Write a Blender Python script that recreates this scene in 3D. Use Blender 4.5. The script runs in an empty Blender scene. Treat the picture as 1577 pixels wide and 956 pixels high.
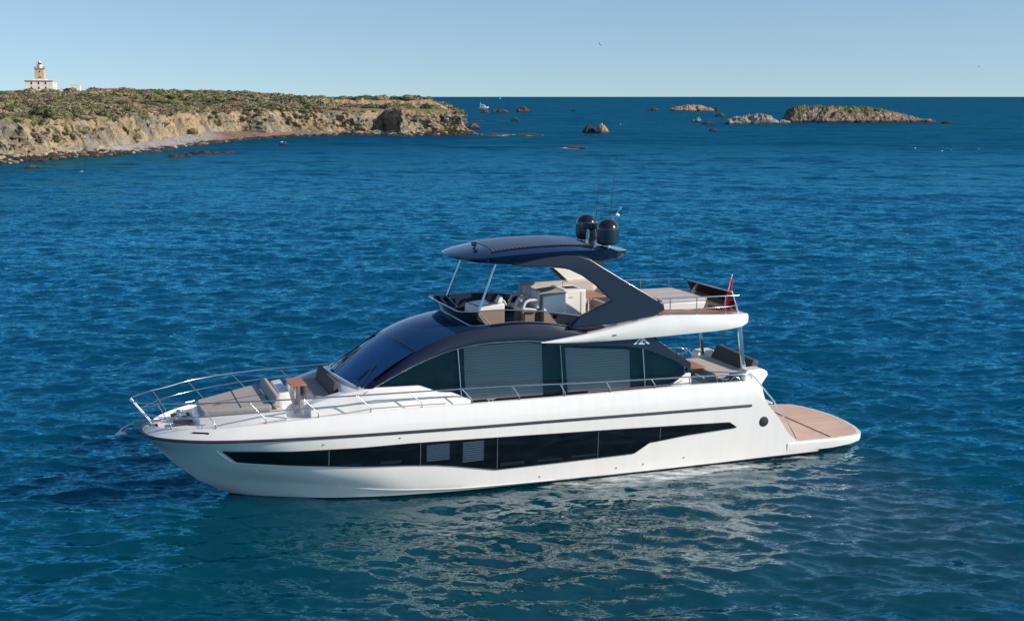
import bpy, bmesh, math, random
import numpy as np
from mathutils import Vector, Matrix
from mathutils.bvhtree import BVHTree

R = math.radians
scn = bpy.context.scene
COL = scn.collection
random.seed(7)
rng = np.random.default_rng(11)

# ------------------------------------------------------------------ camera, sky, sun, exposure
cam_d = bpy.data.cameras.new("camera")
cam = bpy.data.objects.new("camera", cam_d)
COL.objects.link(cam)
cam.location = (0, 0, 11.5)
cam.rotation_euler = (R(90 - 9.341), 0, 0)
cam_d.sensor_width = 36.0
cam_d.lens = 36.0 * 2000 / 1577
cam_d.clip_start = 0.5
cam_d.clip_end = 80000
scn.camera = cam

SUN_AZ = 76.0      # degrees to the right of straight back towards the camera
SUN_EL = 27.0
sx = math.sin(R(SUN_AZ)) * math.cos(R(SUN_EL))
sy = -math.cos(R(SUN_AZ)) * math.cos(R(SUN_EL))
sz = math.sin(R(SUN_EL))
world = bpy.data.worlds.new("World")
scn.world = world
world.use_nodes = True
wn = world.node_tree
bg = wn.nodes["Background"]
sky = wn.nodes.new("ShaderNodeTexSky")
sky.sky_type = 'NISHITA'
sky.sun_disc = False
sky.sun_elevation = R(SUN_EL)
sky.sun_rotation = math.atan2(sx, sy)
sky.altitude = 0
sky.air_density = 1.0
sky.dust_density = 0.3
sky.ozone_density = 3.0
# clear winter air: the horizon is read a few degrees higher in the sky model, where it is blue rather than brown
wtc = wn.nodes.new("ShaderNodeTexCoord"); wad = wn.nodes.new("ShaderNodeVectorMath"); wad.operation = 'ADD'; wad.inputs[1].default_value = (0, 0, 0.085)
wno = wn.nodes.new("ShaderNodeVectorMath"); wno.operation = 'NORMALIZE'
wn.links.new(wtc.outputs["Generated"], wad.inputs[0]); wn.links.new(wad.outputs[0], wno.inputs[0]); wn.links.new(wno.outputs[0], sky.inputs[0])
wn.links.new(sky.outputs[0], bg.inputs[0])
bg.inputs[1].default_value = 0.12
sun_d = bpy.data.lights.new("sun", 'SUN')
sun_d.energy = 4.9
sun_d.angle = R(0.53)
sun_d.color = (1.0, 0.905, 0.775)
sun = bpy.data.objects.new("sun", sun_d)
COL.objects.link(sun)
sun.rotation_euler = Vector((sx, sy, sz)).to_track_quat('Z', 'Y').to_euler()
scn.view_settings.view_transform = 'Standard'
scn.view_settings.look = 'None'
scn.view_settings.exposure = 0.17
scn.view_settings.gamma = 1.0
scn.render.engine = 'CYCLES'
scn.cycles.use_denoising = True
scn.cycles.max_bounces = 8
scn.cycles.transparent_max_bounces = 12

# ------------------------------------------------------------------ numeric helpers
def pchip(tab):
    t = np.array(sorted(tab), float)
    x, y = t[:, 0], t[:, 1]
    h = np.diff(x); d = np.diff(y) / h
    m = np.zeros_like(y)
    for i in range(1, len(x) - 1):
        if d[i-1] * d[i] > 0:
            w1 = 2*h[i] + h[i-1]; w2 = h[i] + 2*h[i-1]
            m[i] = (w1 + w2) / (w1/d[i-1] + w2/d[i])
    m[0], m[-1] = d[0], d[-1]
    def f(q):
        q = np.clip(np.asarray(q, float), x[0], x[-1])
        i = np.clip(np.searchsorted(x, q) - 1, 0, len(x) - 2)
        s = (q - x[i]) / h[i]
        return ((1+2*s)*(1-s)**2*y[i] + s*(1-s)**2*h[i]*m[i] + s*s*(3-2*s)*y[i+1] + s*s*(s-1)*h[i]*m[i+1])
    return f

def lin(tab):
    t = np.array(sorted(tab), float)
    return lambda q: np.interp(q, t[:, 0], t[:, 1])

def _hash(ix, iy, iz, seed):
    n = (ix.astype(np.int64)*374761393 + iy.astype(np.int64)*668265263 + iz.astype(np.int64)*2147483647*3 + seed*1274126177) & 0xffffffff
    n = ((n ^ (n >> 13)) * 1274126177) & 0xffffffff
    n = ((n ^ (n >> 16)) * 2246822519) & 0xffffffff
    return ((n ^ (n >> 15)) & 0xffffff) / float(0xffffff)

def vnoise(P, seed=0):
    P = np.asarray(P, float)
    F = np.floor(P); f = P - F; f = f*f*(3-2*f)
    ix, iy, iz = F[..., 0].astype(np.int64), F[..., 1].astype(np.int64), F[..., 2].astype(np.int64)
    out = 0
    for dx in (0, 1):
        wx = f[..., 0] if dx else 1-f[..., 0]
        for dy in (0, 1):
            wy = f[..., 1] if dy else 1-f[..., 1]
            for dz in (0, 1):
                wz = f[..., 2] if dz else 1-f[..., 2]
                out = out + wx*wy*wz*_hash(ix+dx, iy+dy, iz+dz, seed)
    return out*2-1

def fbm(P, octv=4, seed=0, gain=0.5):
    P = np.asarray(P, float); a = 1.0; s = 0; tot = 0
    for o in range(octv):
        s = s + a*vnoise(P, seed+o*17); tot += a
        P = P*2.03 + 11.7; a *= gain
    return s/tot

def ridged(P, octv=4, seed=0):
    P = np.asarray(P, float); a = 1.0; s = 0; tot = 0
    for o in range(octv):
        s = s + a*(1-2*np.abs(vnoise(P, seed+o*17))); tot += a
        P = P*2.1 + 7.3; a *= 0.5
    return s/tot

# ------------------------------------------------------------------ materials
def mat(name, col, rough=0.5, metal=0.0, spec=0.5, coat=0.0, vary=0.0, vscale=3.0, bump=0.0, bscale=20.0, dirt=None):
    m = bpy.data.materials.new(name); m.use_nodes = True
    nt = m.node_tree; b = nt.nodes["Principled BSDF"]
    b.inputs["Base Color"].default_value = (*col, 1)
    b.inputs["Roughness"].default_value = rough
    b.inputs["Metallic"].default_value = metal
    b.inputs["Specular IOR Level"].default_value = spec
    b.inputs["Coat Weight"].default_value = coat
    b.inputs["Coat Roughness"].default_value = 0.04
    tc = nt.nodes.new("ShaderNodeTexCoord")
    if vary:
        n = nt.nodes.new("ShaderNodeTexNoise"); n.inputs["Scale"].default_value = vscale; n.inputs["Detail"].default_value = 5
        nt.links.new(tc.outputs["Object"], n.inputs["Vector"])
        r = nt.nodes.new("ShaderNodeValToRGB")
        r.color_ramp.elements[0].position = 0.3; r.color_ramp.elements[1].position = 0.7
        r.color_ramp.elements[0].color = (*[c*(1-vary) for c in col], 1)
        r.color_ramp.elements[1].color = (*[min(1, c*(1+vary)) for c in col], 1)
        nt.links.new(n.outputs[0], r.inputs[0]); nt.links.new(r.outputs[0], b.inputs["Base Color"])
    if bump:
        n = nt.nodes.new("ShaderNodeTexNoise"); n.inputs["Scale"].default_value = bscale; n.inputs["Detail"].default_value = 4
        nt.links.new(tc.outputs["Object"], n.inputs["Vector"])
        bp = nt.nodes.new("ShaderNodeBump"); bp.inputs["Strength"].default_value = bump; bp.inputs["Distance"].default_value = 0.02
        nt.links.new(n.outputs[0], bp.inputs["Height"]); nt.links.new(bp.outputs[0], b.inputs["Normal"])
    return m

def tinted(name, tint, spec_rough=0.02, ior=1.5):
    """tinted glass sheet: dark transmission with a real fresnel reflection"""
    m = bpy.data.materials.new(name); m.use_nodes = True
    nt = m.node_tree; nt.nodes.clear()
    out = nt.nodes.new("ShaderNodeOutputMaterial")
    tr = nt.nodes.new("ShaderNodeBsdfTransparent"); tr.inputs[0].default_value = (*tint, 1)
    gl = nt.nodes.new("ShaderNodeBsdfGlossy"); gl.inputs["Roughness"].default_value = spec_rough
    gl.inputs[0].default_value = (0.9, 0.95, 1, 1)
    fr = nt.nodes.new("ShaderNodeFresnel"); fr.inputs[0].default_value = ior
    mx = nt.nodes.new("ShaderNodeMixShader")
    nt.links.new(fr.outputs[0], mx.inputs[0]); nt.links.new(tr.outputs[0], mx.inputs[1]); nt.links.new(gl.outputs[0], mx.inputs[2])
    nt.links.new(mx.outputs[0], out.inputs[0])
    return m

def teak_mat(name, c1, c2, width=0.07, rough=0.65, stain=0.25):
    m = bpy.data.materials.new(name); m.use_nodes = True
    nt = m.node_tree; b = nt.nodes["Principled BSDF"]; b.inputs["Roughness"].default_value = rough
    tc = nt.nodes.new("ShaderNodeTexCoord")
    sep = nt.nodes.new("ShaderNodeSeparateXYZ"); nt.links.new(tc.outputs["Object"], sep.inputs[0])
    dv = nt.nodes.new("ShaderNodeMath"); dv.operation = 'DIVIDE'; dv.inputs[1].default_value = width
    nt.links.new(sep.outputs[1], dv.inputs[0])
    fr = nt.nodes.new("ShaderNodeMath"); fr.operation = 'FRACT'; nt.links.new(dv.outputs[0], fr.inputs[0])
    ln = nt.nodes.new("ShaderNodeMath"); ln.operation = 'LESS_THAN'; ln.inputs[1].default_value = 0.09
    nt.links.new(fr.outputs[0], ln.inputs[0])
    fl = nt.nodes.new("ShaderNodeMath"); fl.operation = 'FLOOR'; nt.links.new(dv.outputs[0], fl.inputs[0])
    wn_ = nt.nodes.new("ShaderNodeTexWhiteNoise"); wn_.noise_dimensions = '1D'; nt.links.new(fl.outputs[0], wn_.inputs["W"])
    mp = nt.nodes.new("ShaderNodeMapping"); mp.inputs["Scale"].default_value = (1.2, 9, 9)
    nt.links.new(tc.outputs["Object"], mp.inputs[0])
    nz = nt.nodes.new("ShaderNodeTexNoise"); nz.inputs["Scale"].default_value = 2.2; nz.inputs["Detail"].default_value = 6
    nt.links.new(mp.outputs[0], nz.inputs["Vector"])
    n2 = nt.nodes.new("ShaderNodeTexNoise"); n2.inputs["Scale"].default_value = 0.8; n2.inputs["Detail"].default_value = 5
    nt.links.new(tc.outputs["Object"], n2.inputs["Vector"])
    ad = nt.nodes.new("ShaderNodeMath"); ad.operation = 'ADD'; nt.links.new(nz.outputs[0], ad.inputs[0])
    ml = nt.nodes.new("ShaderNodeMath"); ml.operation = 'MULTIPLY'; ml.inputs[1].default_value = 0.35
    nt.links.new(wn_.outputs[0], ml.inputs[0]); nt.links.new(ml.outputs[0], ad.inputs[1])
    a2 = nt.nodes.new("ShaderNodeMath"); a2.operation = 'ADD'; nt.links.new(ad.outputs[0], a2.inputs[0]); nt.links.new(n2.outputs[0], a2.inputs[1])
    rp = nt.nodes.new("ShaderNodeMapRange"); rp.inputs[1].default_value = 0.75; rp.inputs[2].default_value = 1.65
    nt.links.new(a2.outputs[0], rp.inputs[0])
    mx = nt.nodes.new("ShaderNodeMix"); mx.data_type = 'RGBA'
    mx.inputs["A"].default_value = (*c1, 1); mx.inputs["B"].default_value = (*c2, 1)
    nt.links.new(rp.outputs[0], mx.inputs["Factor"])
    m2 = nt.nodes.new("ShaderNodeMix"); m2.data_type = 'RGBA'; m2.inputs["B"].default_value = (c1[0]*.35, c1[1]*.33, c1[2]*.33, 1)
    lm = nt.nodes.new("ShaderNodeMath"); lm.operation = 'MULTIPLY'; lm.inputs[1].default_value = 0.8
    nt.links.new(ln.outputs[0], lm.inputs[0]); nt.links.new(lm.outputs[0], m2.inputs["Factor"])
    nt.links.new(mx.outputs["Result"], m2.inputs["A"])
    nt.links.new(m2.outputs["Result"], b.inputs["Base Color"])
    return m

def hull_mat():
    m = mat("white_gelcoat_hull", (0.80, 0.79, 0.77), rough=0.16, spec=0.5, coat=1.0)
    nt = m.node_tree; b = nt.nodes["Principled BSDF"]
    tc = nt.nodes.new("ShaderNodeTexCoord")
    # faint run-off streaks and a salt line: marks that belong to the paint
    mp = nt.nodes.new("ShaderNodeMapping"); mp.inputs["Scale"].default_value = (3.0, 3.0, 0.25)
    nt.links.new(tc.outputs["Object"], mp.inputs[0])
    n = nt.nodes.new("ShaderNodeTexNoise"); n.inputs["Scale"].default_value = 1.5; n.inputs["Detail"].default_value = 6
    nt.links.new(mp.outputs[0], n.inputs["Vector"])
    r = nt.nodes.new("ShaderNodeValToRGB"); r.color_ramp.elements[0].position = 0.25; r.color_ramp.elements[1].position = 0.55
    r.color_ramp.elements[0].color = (0.79, 0.765, 0.725, 1); r.color_ramp.elements[1].color = (0.82, 0.795, 0.76, 1)
    nt.links.new(n.outputs[0], r.inputs[0]); nt.links.new(r.outputs[0], b.inputs["Base Color"])
    # slight unfairness of the glass-fibre skin, so reflections waver
    n2 = nt.nodes.new("ShaderNodeTexNoise"); n2.inputs["Scale"].default_value = 0.9; n2.inputs["Detail"].default_value = 1
    nt.links.new(tc.outputs["Object"], n2.inputs["Vector"])
    bp = nt.nodes.new("ShaderNodeBump"); bp.inputs["Strength"].default_value = 0.06; bp.inputs["Distance"].default_value = 0.15
    nt.links.new(n2.outputs[0], bp.inputs["Height"]); nt.links.new(bp.outputs[0], b.inputs["Normal"])
    return m

WHITE = mat("white_gelcoat", (0.80, 0.775, 0.745), rough=0.22, coat=0.2, vary=0.03, vscale=2.0)
HULLM = hull_mat()
DECKW = mat("white_nonslip_deck", (0.74, 0.73, 0.72), rough=0.55, bump=0.1, bscale=120, vary=0.04)
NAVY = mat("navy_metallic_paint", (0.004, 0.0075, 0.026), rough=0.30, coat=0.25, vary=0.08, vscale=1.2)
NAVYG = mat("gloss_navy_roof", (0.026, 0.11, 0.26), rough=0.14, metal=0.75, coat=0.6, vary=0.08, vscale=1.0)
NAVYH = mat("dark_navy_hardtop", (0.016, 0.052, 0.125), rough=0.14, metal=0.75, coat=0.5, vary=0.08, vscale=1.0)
BLACK = mat("black_gloss", (0.010, 0.011, 0.016), rough=0.18, coat=0.6)
BLACKM = mat("black_matt", (0.014, 0.014, 0.016), rough=0.6)
ANTIF = mat("dark_antifouling", (0.030, 0.017, 0.018), rough=0.6, vary=0.4, vscale=4)
STRAKE = mat("dark_rub_strake", (0.045, 0.036, 0.044), rough=0.35, vary=0.2, vscale=4)
CHROME = mat("polished_steel", (0.72, 0.72, 0.74), rough=0.14, metal=1.0)
STEEL = mat("satin_steel", (0.55, 0.55, 0.57), rough=0.3, metal=1.0)
GLASSD = tinted("smoked_side_glass", (0.72, 0.74, 0.74))
GLASSF = tinted("smoked_screen_glass", (0.38, 0.30, 0.24))
GLASSK = tinted("darkened_screen_glass", (0.05, 0.045, 0.05))  # copy of the smoked glass, with the dark view behind put into its tint
WINDS = mat("dark_windscreen_glass", (0.028, 0.15, 0.33), rough=0.03, metal=0.8, coat=0.4)
INTER = mat("dark_interior", (0.040, 0.038, 0.040), rough=0.7, vary=0.5, vscale=1.5)
BLIND = mat("pale_blind_fabric", (0.80, 0.77, 0.74), rough=0.8)
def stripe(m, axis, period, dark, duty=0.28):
    """shade in the folds of a blind, painted as a darker line every period"""
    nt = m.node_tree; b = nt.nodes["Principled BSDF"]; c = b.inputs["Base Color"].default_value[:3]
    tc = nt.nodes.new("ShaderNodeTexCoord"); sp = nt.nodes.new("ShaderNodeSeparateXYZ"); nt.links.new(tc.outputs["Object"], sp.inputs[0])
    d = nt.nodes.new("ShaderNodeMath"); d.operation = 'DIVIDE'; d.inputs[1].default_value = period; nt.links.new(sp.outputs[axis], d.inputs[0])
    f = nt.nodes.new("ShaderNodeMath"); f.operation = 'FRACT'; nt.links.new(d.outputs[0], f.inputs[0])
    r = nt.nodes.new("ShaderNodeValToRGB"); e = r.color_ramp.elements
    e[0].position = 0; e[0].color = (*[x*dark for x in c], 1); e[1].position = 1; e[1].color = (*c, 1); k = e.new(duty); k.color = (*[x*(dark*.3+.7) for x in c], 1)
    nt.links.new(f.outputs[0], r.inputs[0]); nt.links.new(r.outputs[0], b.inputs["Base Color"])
stripe(BLIND, 2, 0.082, 0.45)  # fold shade put into the blind's colour
LILAC = mat("pale_cabin_blind", (0.88, 0.84, 0.92), rough=0.8)
FAB = mat("taupe_cushion_fabric", (0.40, 0.35, 0.32), rough=0.9, vary=0.08, vscale=6, bump=0.15, bscale=60)
FABL = mat("pale_taupe_fabric", (0.46, 0.41, 0.38), rough=0.9, vary=0.06, vscale=6, bump=0.15, bscale=60)
FABD = mat("charcoal_cushion_fabric", (0.075, 0.066, 0.070), rough=0.85, vary=0.15, vscale=5, bump=0.15, bscale=60)
VINYL = mat("white_vinyl", (0.66, 0.63, 0.60), rough=0.45, vary=0.05)
TEAK = teak_mat("bleached_teak_deck", (0.56, 0.35, 0.24), (0.74, 0.55, 0.44))
TEAKD = teak_mat("brown_teak_deck", (0.24, 0.12, 0.08), (0.34, 0.19, 0.13))
TEAKT = teak_mat("varnished_teak", (0.36, 0.12, 0.05), (0.50, 0.20, 0.08), width=0.11, rough=0.35)
RED = mat("red_flag_cloth", (0.66, 0.015, 0.035), rough=0.8, vary=0.15)
LOGOM = mat("pale_emblem_metal", (0.62, 0.70, 0.72), rough=0.35, metal=0.3)
SLAT = mat("grey_blue_roof_slat", (0.10, 0.12, 0.16), rough=0.25, coat=0.4)
GREYP = mat("grey_plastic", (0.22, 0.22, 0.23), rough=0.5)

# ------------------------------------------------------------------ mesh builder
class G:
    def __init__(s): s.bm = bmesh.new()
    def v(s, p): return s.bm.verts.new(p)
    def face(s, vs):
        try: return s.bm.faces.new(vs)
        except ValueError: return None
    def poly(s, pts): return s.face([s.v(p) for p in pts])
    def box(s, x0, x1, y0, y1, z0, z1):
        P = [(x0,y0,z0),(x1,y0,z0),(x1,y1,z0),(x0,y1,z0),(x0,y0,z1),(x1,y0,z1),(x1,y1,z1),(x0,y1,z1)]
        V = [s.v(p) for p in P]
        for f in ((0,3,2,1),(4,5,6,7),(0,1,5,4),(1,2,6,5),(2,3,7,6),(3,0,4,7)): s.face([V[i] for i in f])
        return s
    def hexa(s, P):
        """8 corners: 4 bottom ring, 4 top ring"""
        V = [s.v(p) for p in P]
        for f in ((0,3,2,1),(4,5,6,7),(0,1,5,4),(1,2,6,5),(2,3,7,6),(3,0,4,7)): s.face([V[i] for i in f])
        return s
    def tube(s, pts, r, seg=8, closed=False, cap=True):
        pts = [Vector(p) for p in pts]; n = len(pts)
        rr = r if hasattr(r, '__len__') else [r]*n
        rings = []; up = None
        for i, p in enumerate(pts):
            a = pts[i-1] if (i > 0 or closed) else p
            b = pts[(i+1) % n] if (i < n-1 or closed) else p
            t = (b-a).normalized()
            if up is None:
                up = Vector((0,0,1)) if abs(t.z) < 0.9 else Vector((1,0,0))
            u = t.cross(up)
            if u.length < 1e-4: u = t.orthogonal()
            u.normalize(); w = u.cross(t).normalized(); up = w
            rings.append([s.v(p + (u*math.cos(2*math.pi*k/seg) + w*math.sin(2*math.pi*k/seg))*rr[i]) for k in range(seg)])
        m = n if closed else n-1
        for i in range(m):
            A, B = rings[i], rings[(i+1) % n]
            for k in range(seg): s.face((A[k], A[(k+1)%seg], B[(k+1)%seg], B[k]))
        if cap and not closed:
            s.face(list(reversed(rings[0]))); s.face(rings[-1])
        return s
    def grid(s, rows, closed_v=False):
        V = [[s.v(p) for p in r] for r in rows]
        for i in range(len(V)-1):
            m = len(V[i])
            for j in range(m if closed_v else m-1):
                s.face((V[i][j], V[i][(j+1)%m], V[i+1][(j+1)%m], V[i+1][j]))
        return V
    def loft(s, rings, cap=True):
        """closed rings of equal length"""
        V = s.grid(rings, closed_v=True)
        if cap:
            s.face(list(reversed(V[0]))); s.face(V[-1])
        return V
    def prism_xz(s, poly, yf0, yf1):
        """polygon in X,Z between two Y sheets; yf may be a number or f(x,z)"""
        f0 = yf0 if callable(yf0) else (lambda x, z: yf0)
        f1 = yf1 if callable(yf1) else (lambda x, z: yf1)
        A = [s.v((x, f0(x, z), z)) for x, z in poly]; B = [s.v((x, f1(x, z), z)) for x, z in poly]
        n = len(poly)
        fa = s.face(A); fb = s.face(list(reversed(B)))
        for i in range(n): s.face((A[i], B[i], B[(i+1)%n], A[(i+1)%n]))
        return s
    def prism_xy(s, poly, z0, z1):
        f0 = z0 if callable(z0) else (lambda x, y: z0)
        f1 = z1 if callable(z1) else (lambda x, y: z1)
        A = [s.v((x, y, f0(x, y))) for x, y in poly]; B = [s.v((x, y, f1(x, y))) for x, y in poly]
        n = len(poly)
        s.face(list(reversed(A))); s.face(B)
        for i in range(n): s.face((A[i], A[(i+1)%n], B[(i+1)%n], B[i]))
        return s
    def lathe(s, prof, c=(0,0,0), seg=24, axis=None):
        """profile of (radius, height)"""
        q = Vector((0,0,1)).rotation_difference(Vector(axis).normalized()) if axis else None
        rings = []
        for r, h in prof:
            ring = []
            for k in range(seg):
                p = Vector((r*math.cos(2*math.pi*k/seg), r*math.sin(2*math.pi*k/seg), h))
                if q: p = q @ p
                ring.append(tuple(p + Vector(c)))
            rings.append(ring)
        s.loft(rings)
        return s
    def mirror(s):
        g = bmesh.ops.duplicate(s.bm, geom=s.bm.verts[:] + s.bm.edges[:] + s.bm.faces[:])
        vs = [e for e in g['geom'] if isinstance(e, bmesh.types.BMVert)]
        fs = [e for e in g['geom'] if isinstance(e, bmesh.types.BMFace)]
        for v in vs: v.co.y = -v.co.y
        bmesh.ops.reverse_faces(s.bm, faces=fs)
        return s
    def flip_y(s):
        for v in s.bm.verts: v.co.y = -v.co.y
        bmesh.ops.reverse_faces(s.bm, faces=s.bm.faces[:])
        return s
    def obj(s, name, m, parent=None, angle=35, bevel=0.0, seg=2, weld=1e-4, recalc=True, mats=None):
        bm = s.bm
        if weld: bmesh.ops.remove_doubles(bm, verts=bm.verts[:], dist=weld)
        if recalc: bmesh.ops.recalc_face_normals(bm, faces=bm.faces[:])
        for f in bm.faces: f.smooth = True
        ca = R(angle)
        for e in bm.edges:
            if len(e.link_faces) == 2:
                e.smooth = e.calc_face_angle(0) < ca
            else: e.smooth = True
        me = bpy.data.meshes.new(name); bm.to_mesh(me); bm.free()
        for mm in (mats or [m]): me.materials.append(mm)
        o = bpy.data.objects.new(name, me); COL.objects.link(o)
        if parent is not None: o.parent = parent
        if bevel:
            md = o.modifiers.new("soft_edge", 'BEVEL'); md.width = bevel; md.segments = seg
            md.limit_method = 'ANGLE'; md.angle_limit = R(32); md.harden_normals = False
        return o

def tag(o, label=None, cat=None, group=None, kind=None):
    if label: o["label"] = label
    if cat: o["category"] = cat
    if group: o["group"] = group
    if kind: o["kind"] = kind
    return o

def empty(name, loc=(0,0,0), rz=0.0, label=None, cat=None, group=None):
    o = bpy.data.objects.new(name, None); COL.objects.link(o)
    o.location = loc; o.rotation_euler = (0, 0, rz); o.empty_display_size = 0.3
    return tag(o, label, cat, group)

def npmesh(name, verts, faces, m, smooth=True, parent=None, attrs=None, cols=None):
    me = bpy.data.meshes.new(name)
    verts = np.asarray(verts, np.float32); faces = np.asarray(faces, np.int32)
    me.vertices.add(len(verts)); me.vertices.foreach_set("co", verts.ravel())
    k = faces.shape[1]
    me.loops.add(faces.size); me.loops.foreach_set("vertex_index", faces.ravel())
    me.polygons.add(len(faces))
    me.polygons.foreach_set("loop_start", np.arange(0, faces.size, k, dtype=np.int32))
    me.polygons.foreach_set("loop_total", np.full(len(faces), k, np.int32))
    me.polygons.foreach_set("use_smooth", np.full(len(faces), smooth))
    me.update(calc_edges=True)
    for nm, a in (attrs or {}).items():
        at = me.attributes.new(nm, 'FLOAT', 'POINT'); at.data.foreach_set("value", np.asarray(a, np.float32))
    for nm, a in (cols or {}).items():
        at = me.attributes.new(nm, 'FLOAT_COLOR', 'POINT')
        c = np.ones((len(verts), 4), np.float32); c[:, :3] = a
        at.data.foreach_set("color", c.ravel())
    me.materials.append(m)
    o = bpy.data.objects.new(name, me); COL.objects.link(o)
    if parent is not None: o.parent = parent
    return o

# ------------------------------------------------------------------ the motor yacht
# hull lines: (half breadth Y, height Z) against X (bow is +X, stem meets the water at X = 0)
HL = {
 'keel': dict(y=[(-18.7,0),(0,0)], z=[(-18.7,-0.45),(-10,-0.9),(-3,-0.8),(-1,-0.42),(-0.35,-0.2)], x0=-0.35, x1=-18.7),
 'boot': dict(y=[(-18.7,2.33),(-12,2.42),(-7.1,2.44),(-5.2,2.28),(-3.2,1.82),(-1.45,0.98),(-0.6,0.42),(-0.12,0.0)],
              z=[(-18.7,0.155),(-12,0.105),(-7,0.09),(-4,0.06),(-0.12,-0.03)], x0=-0.12, x1=-18.7),
 'chine': dict(y=[(-18.7,2.36),(-12,2.47),(-7.1,2.50),(-5.2,2.38),(-3.2,1.98),(-1.45,1.25),(-0.3,0.62),(0.3,0.27),(0.7,0.0)],
              z=[(-18.7,0.19),(-12,0.14),(-7,0.17),(-4.8,0.26),(-2.2,0.46),(-0.4,0.48),(0.7,0.42)], x0=0.7, x1=-18.7),
 'low': dict(y=[(-17.7,2.41),(-12,2.53),(-7,2.56),(-4.4,2.46),(-2.5,2.14),(-1.2,1.70),(0,1.06),(0.7,0.60),(1.2,0.2),(1.38,0)],
              z=[(-17.7,0.75),(-10,0.8),(-4,0.85),(0,1.0),(1.38,1.0)], x0=1.38, x1=-17.65),
 'high': dict(y=[(-17.2,2.46),(-12,2.58),(-7,2.60),(-4.4,2.52),(-2,2.26),(-0.6,1.88),(0.4,1.42),(1.1,0.97),(1.6,0.47),(1.87,0)],
              z=[(-17.2,1.4),(-4,1.45),(0,1.55),(1.87,1.54)], x0=1.87, x1=-17.15),
 'rub': dict(y=[(-16.7,2.50),(-12,2.61),(-7.3,2.62),(-4.4,2.55),(-1.66,2.38),(-0.42,2.22),(0.43,2.02),(1.1,1.74),(1.78,1.27),(2.07,0.92),(2.22,0.5),(2.28,0)],
              z=[(-16.7,1.92),(-10,1.99),(-4.4,2.03),(0,2.06),(2.28,2.07)], x0=2.28, x1=-16.68),
 'sheer': dict(y=[(-16,2.42),(-12,2.50),(-7.3,2.50),(-4.4,2.43),(-1.66,2.24),(-0.42,2.03),(0.43,1.77),(1.1,1.42),(1.6,0.97),(1.87,0.55),(1.97,0)],
              z=[(-16,2.68),(-13.7,2.71),(-9,2.68),(-5.4,2.68),(-2.45,2.58),(-1,2.49),(0.35,2.37),(1.5,2.28),(1.97,2.24)], x0=1.97, x1=-15.95),
}
ORDER = ['keel','boot','chine','low','high','rub','sheer']
HLF = {k: dict(y=pchip(h['y']), z=pchip(h['z']), x0=h['x0'], x1=h['x1']) for k, h in HL.items()}
YROOT = (-8.501, 36.961, 0.0)
YROT = R(199)
yacht = empty("motor_yacht", YROOT, YROT, "large white motor yacht with navy hardtop and dark windows lying in the blue water", "yacht")

def catmull(a, b, c, d, t):
    return 0.5*((2*b) + (-a+c)*t + (2*a-5*b+4*c-d)*t*t + (-a+3*b-3*c+d)*t*t*t)

NT = 110
TT = np.linspace(0, 1, NT)**1.7
def hull_rows():
    base = []
    for k in ORDER:
        h = HLF[k]; X = h['x0'] + (h['x1']-h['x0'])*TT
        Y = h['y'](X)
        if k != 'keel': Y[0] = 0.0
        base.append(np.stack([X, np.maximum(Y, 0), h['z'](X)], 1))
    return base
HB = hull_rows()
def side_rows():
    rows = [('boot', HB[1]), ('chine', HB[2])]
    seq = HB[2:6]
    for i in range(3):
        a = seq[i-1] if i > 0 else 2*seq[0]-seq[1]
        d = seq[i+2] if i+2 < 4 else 2*seq[3]-seq[2]
        for t in (0.25, 0.5, 0.75, 1.0):
            rows.append(('x', catmull(a, seq[i], seq[i+1], d, t)))
    # topside above the strake, slightly rounded, then the gunwale cap and its inner face
    up = HB[6] - HB[5]
    for t in (0.33, 0.66): 
        p = HB[5] + up*t; p = p.copy(); p[:, 1] += 0.035*math.sin(math.pi*t)*np.clip((p[:,1])/1.0, 0, 1)
        rows.append(('x', p))
    rows.append(('sheer', HB[6]))
    cap = HB[6].copy(); cap[:, 1] = np.maximum(cap[:, 1]-0.09, 0); cap[:, 2] += 0.015; rows.append(('cap', cap))
    inn = cap.copy(); inn[:, 1] = np.maximum(inn[:, 1]-0.02, 0); inn[:, 2] -= 0.13; rows.append(('inner', inn))
    return rows
ROWS = side_rows()
g = G()
g.grid([[tuple(p) for p in r[1]] for r in ROWS])
bvh_bm = g.bm.copy()
g.mirror()
# aft end of the shell: raked transom between the two sides
port = [r[1][-1] for r in ROWS[:-2]]
g.grid([[(p[0], p[1]*s, p[2]) for s in (1, .5, 0, -.5, -1)] for p in port])
hull = g.obj("hull", HULLM, yacht, angle=28, weld=2e-3)
hull["label"] = "white hull with flared bow"
bvh_bm.normal_update()
BVH = BVHTree.FromBMesh(bvh_bm)
def hullY(x, z, off=0.0):
    hit = BVH.ray_cast(Vector((x, 8, z)), Vector((0, -1, 0)))
    if hit[0] is None: return 0.05 + off
    return hit[0].y + off

# underwater body, dark, showing only as a thin band aft
g = G(); g.grid([[tuple(p) for p in HB[0]], [tuple(p*[1,1,1]-np.array([0,.006,0])) for p in HB[1]]]); g.mirror()
g.grid([[(-18.7, y, -0.45*(1-abs(y)/2.33)+0.13*abs(y)/2.33) for y in np.linspace(-2.32, 2.32, 9)], [(-18.7, y, 0.19) for y in np.linspace(-2.32, 2.32, 9)]])
g.obj("antifouling", ANTIF, hull, weld=2e-3)

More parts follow.
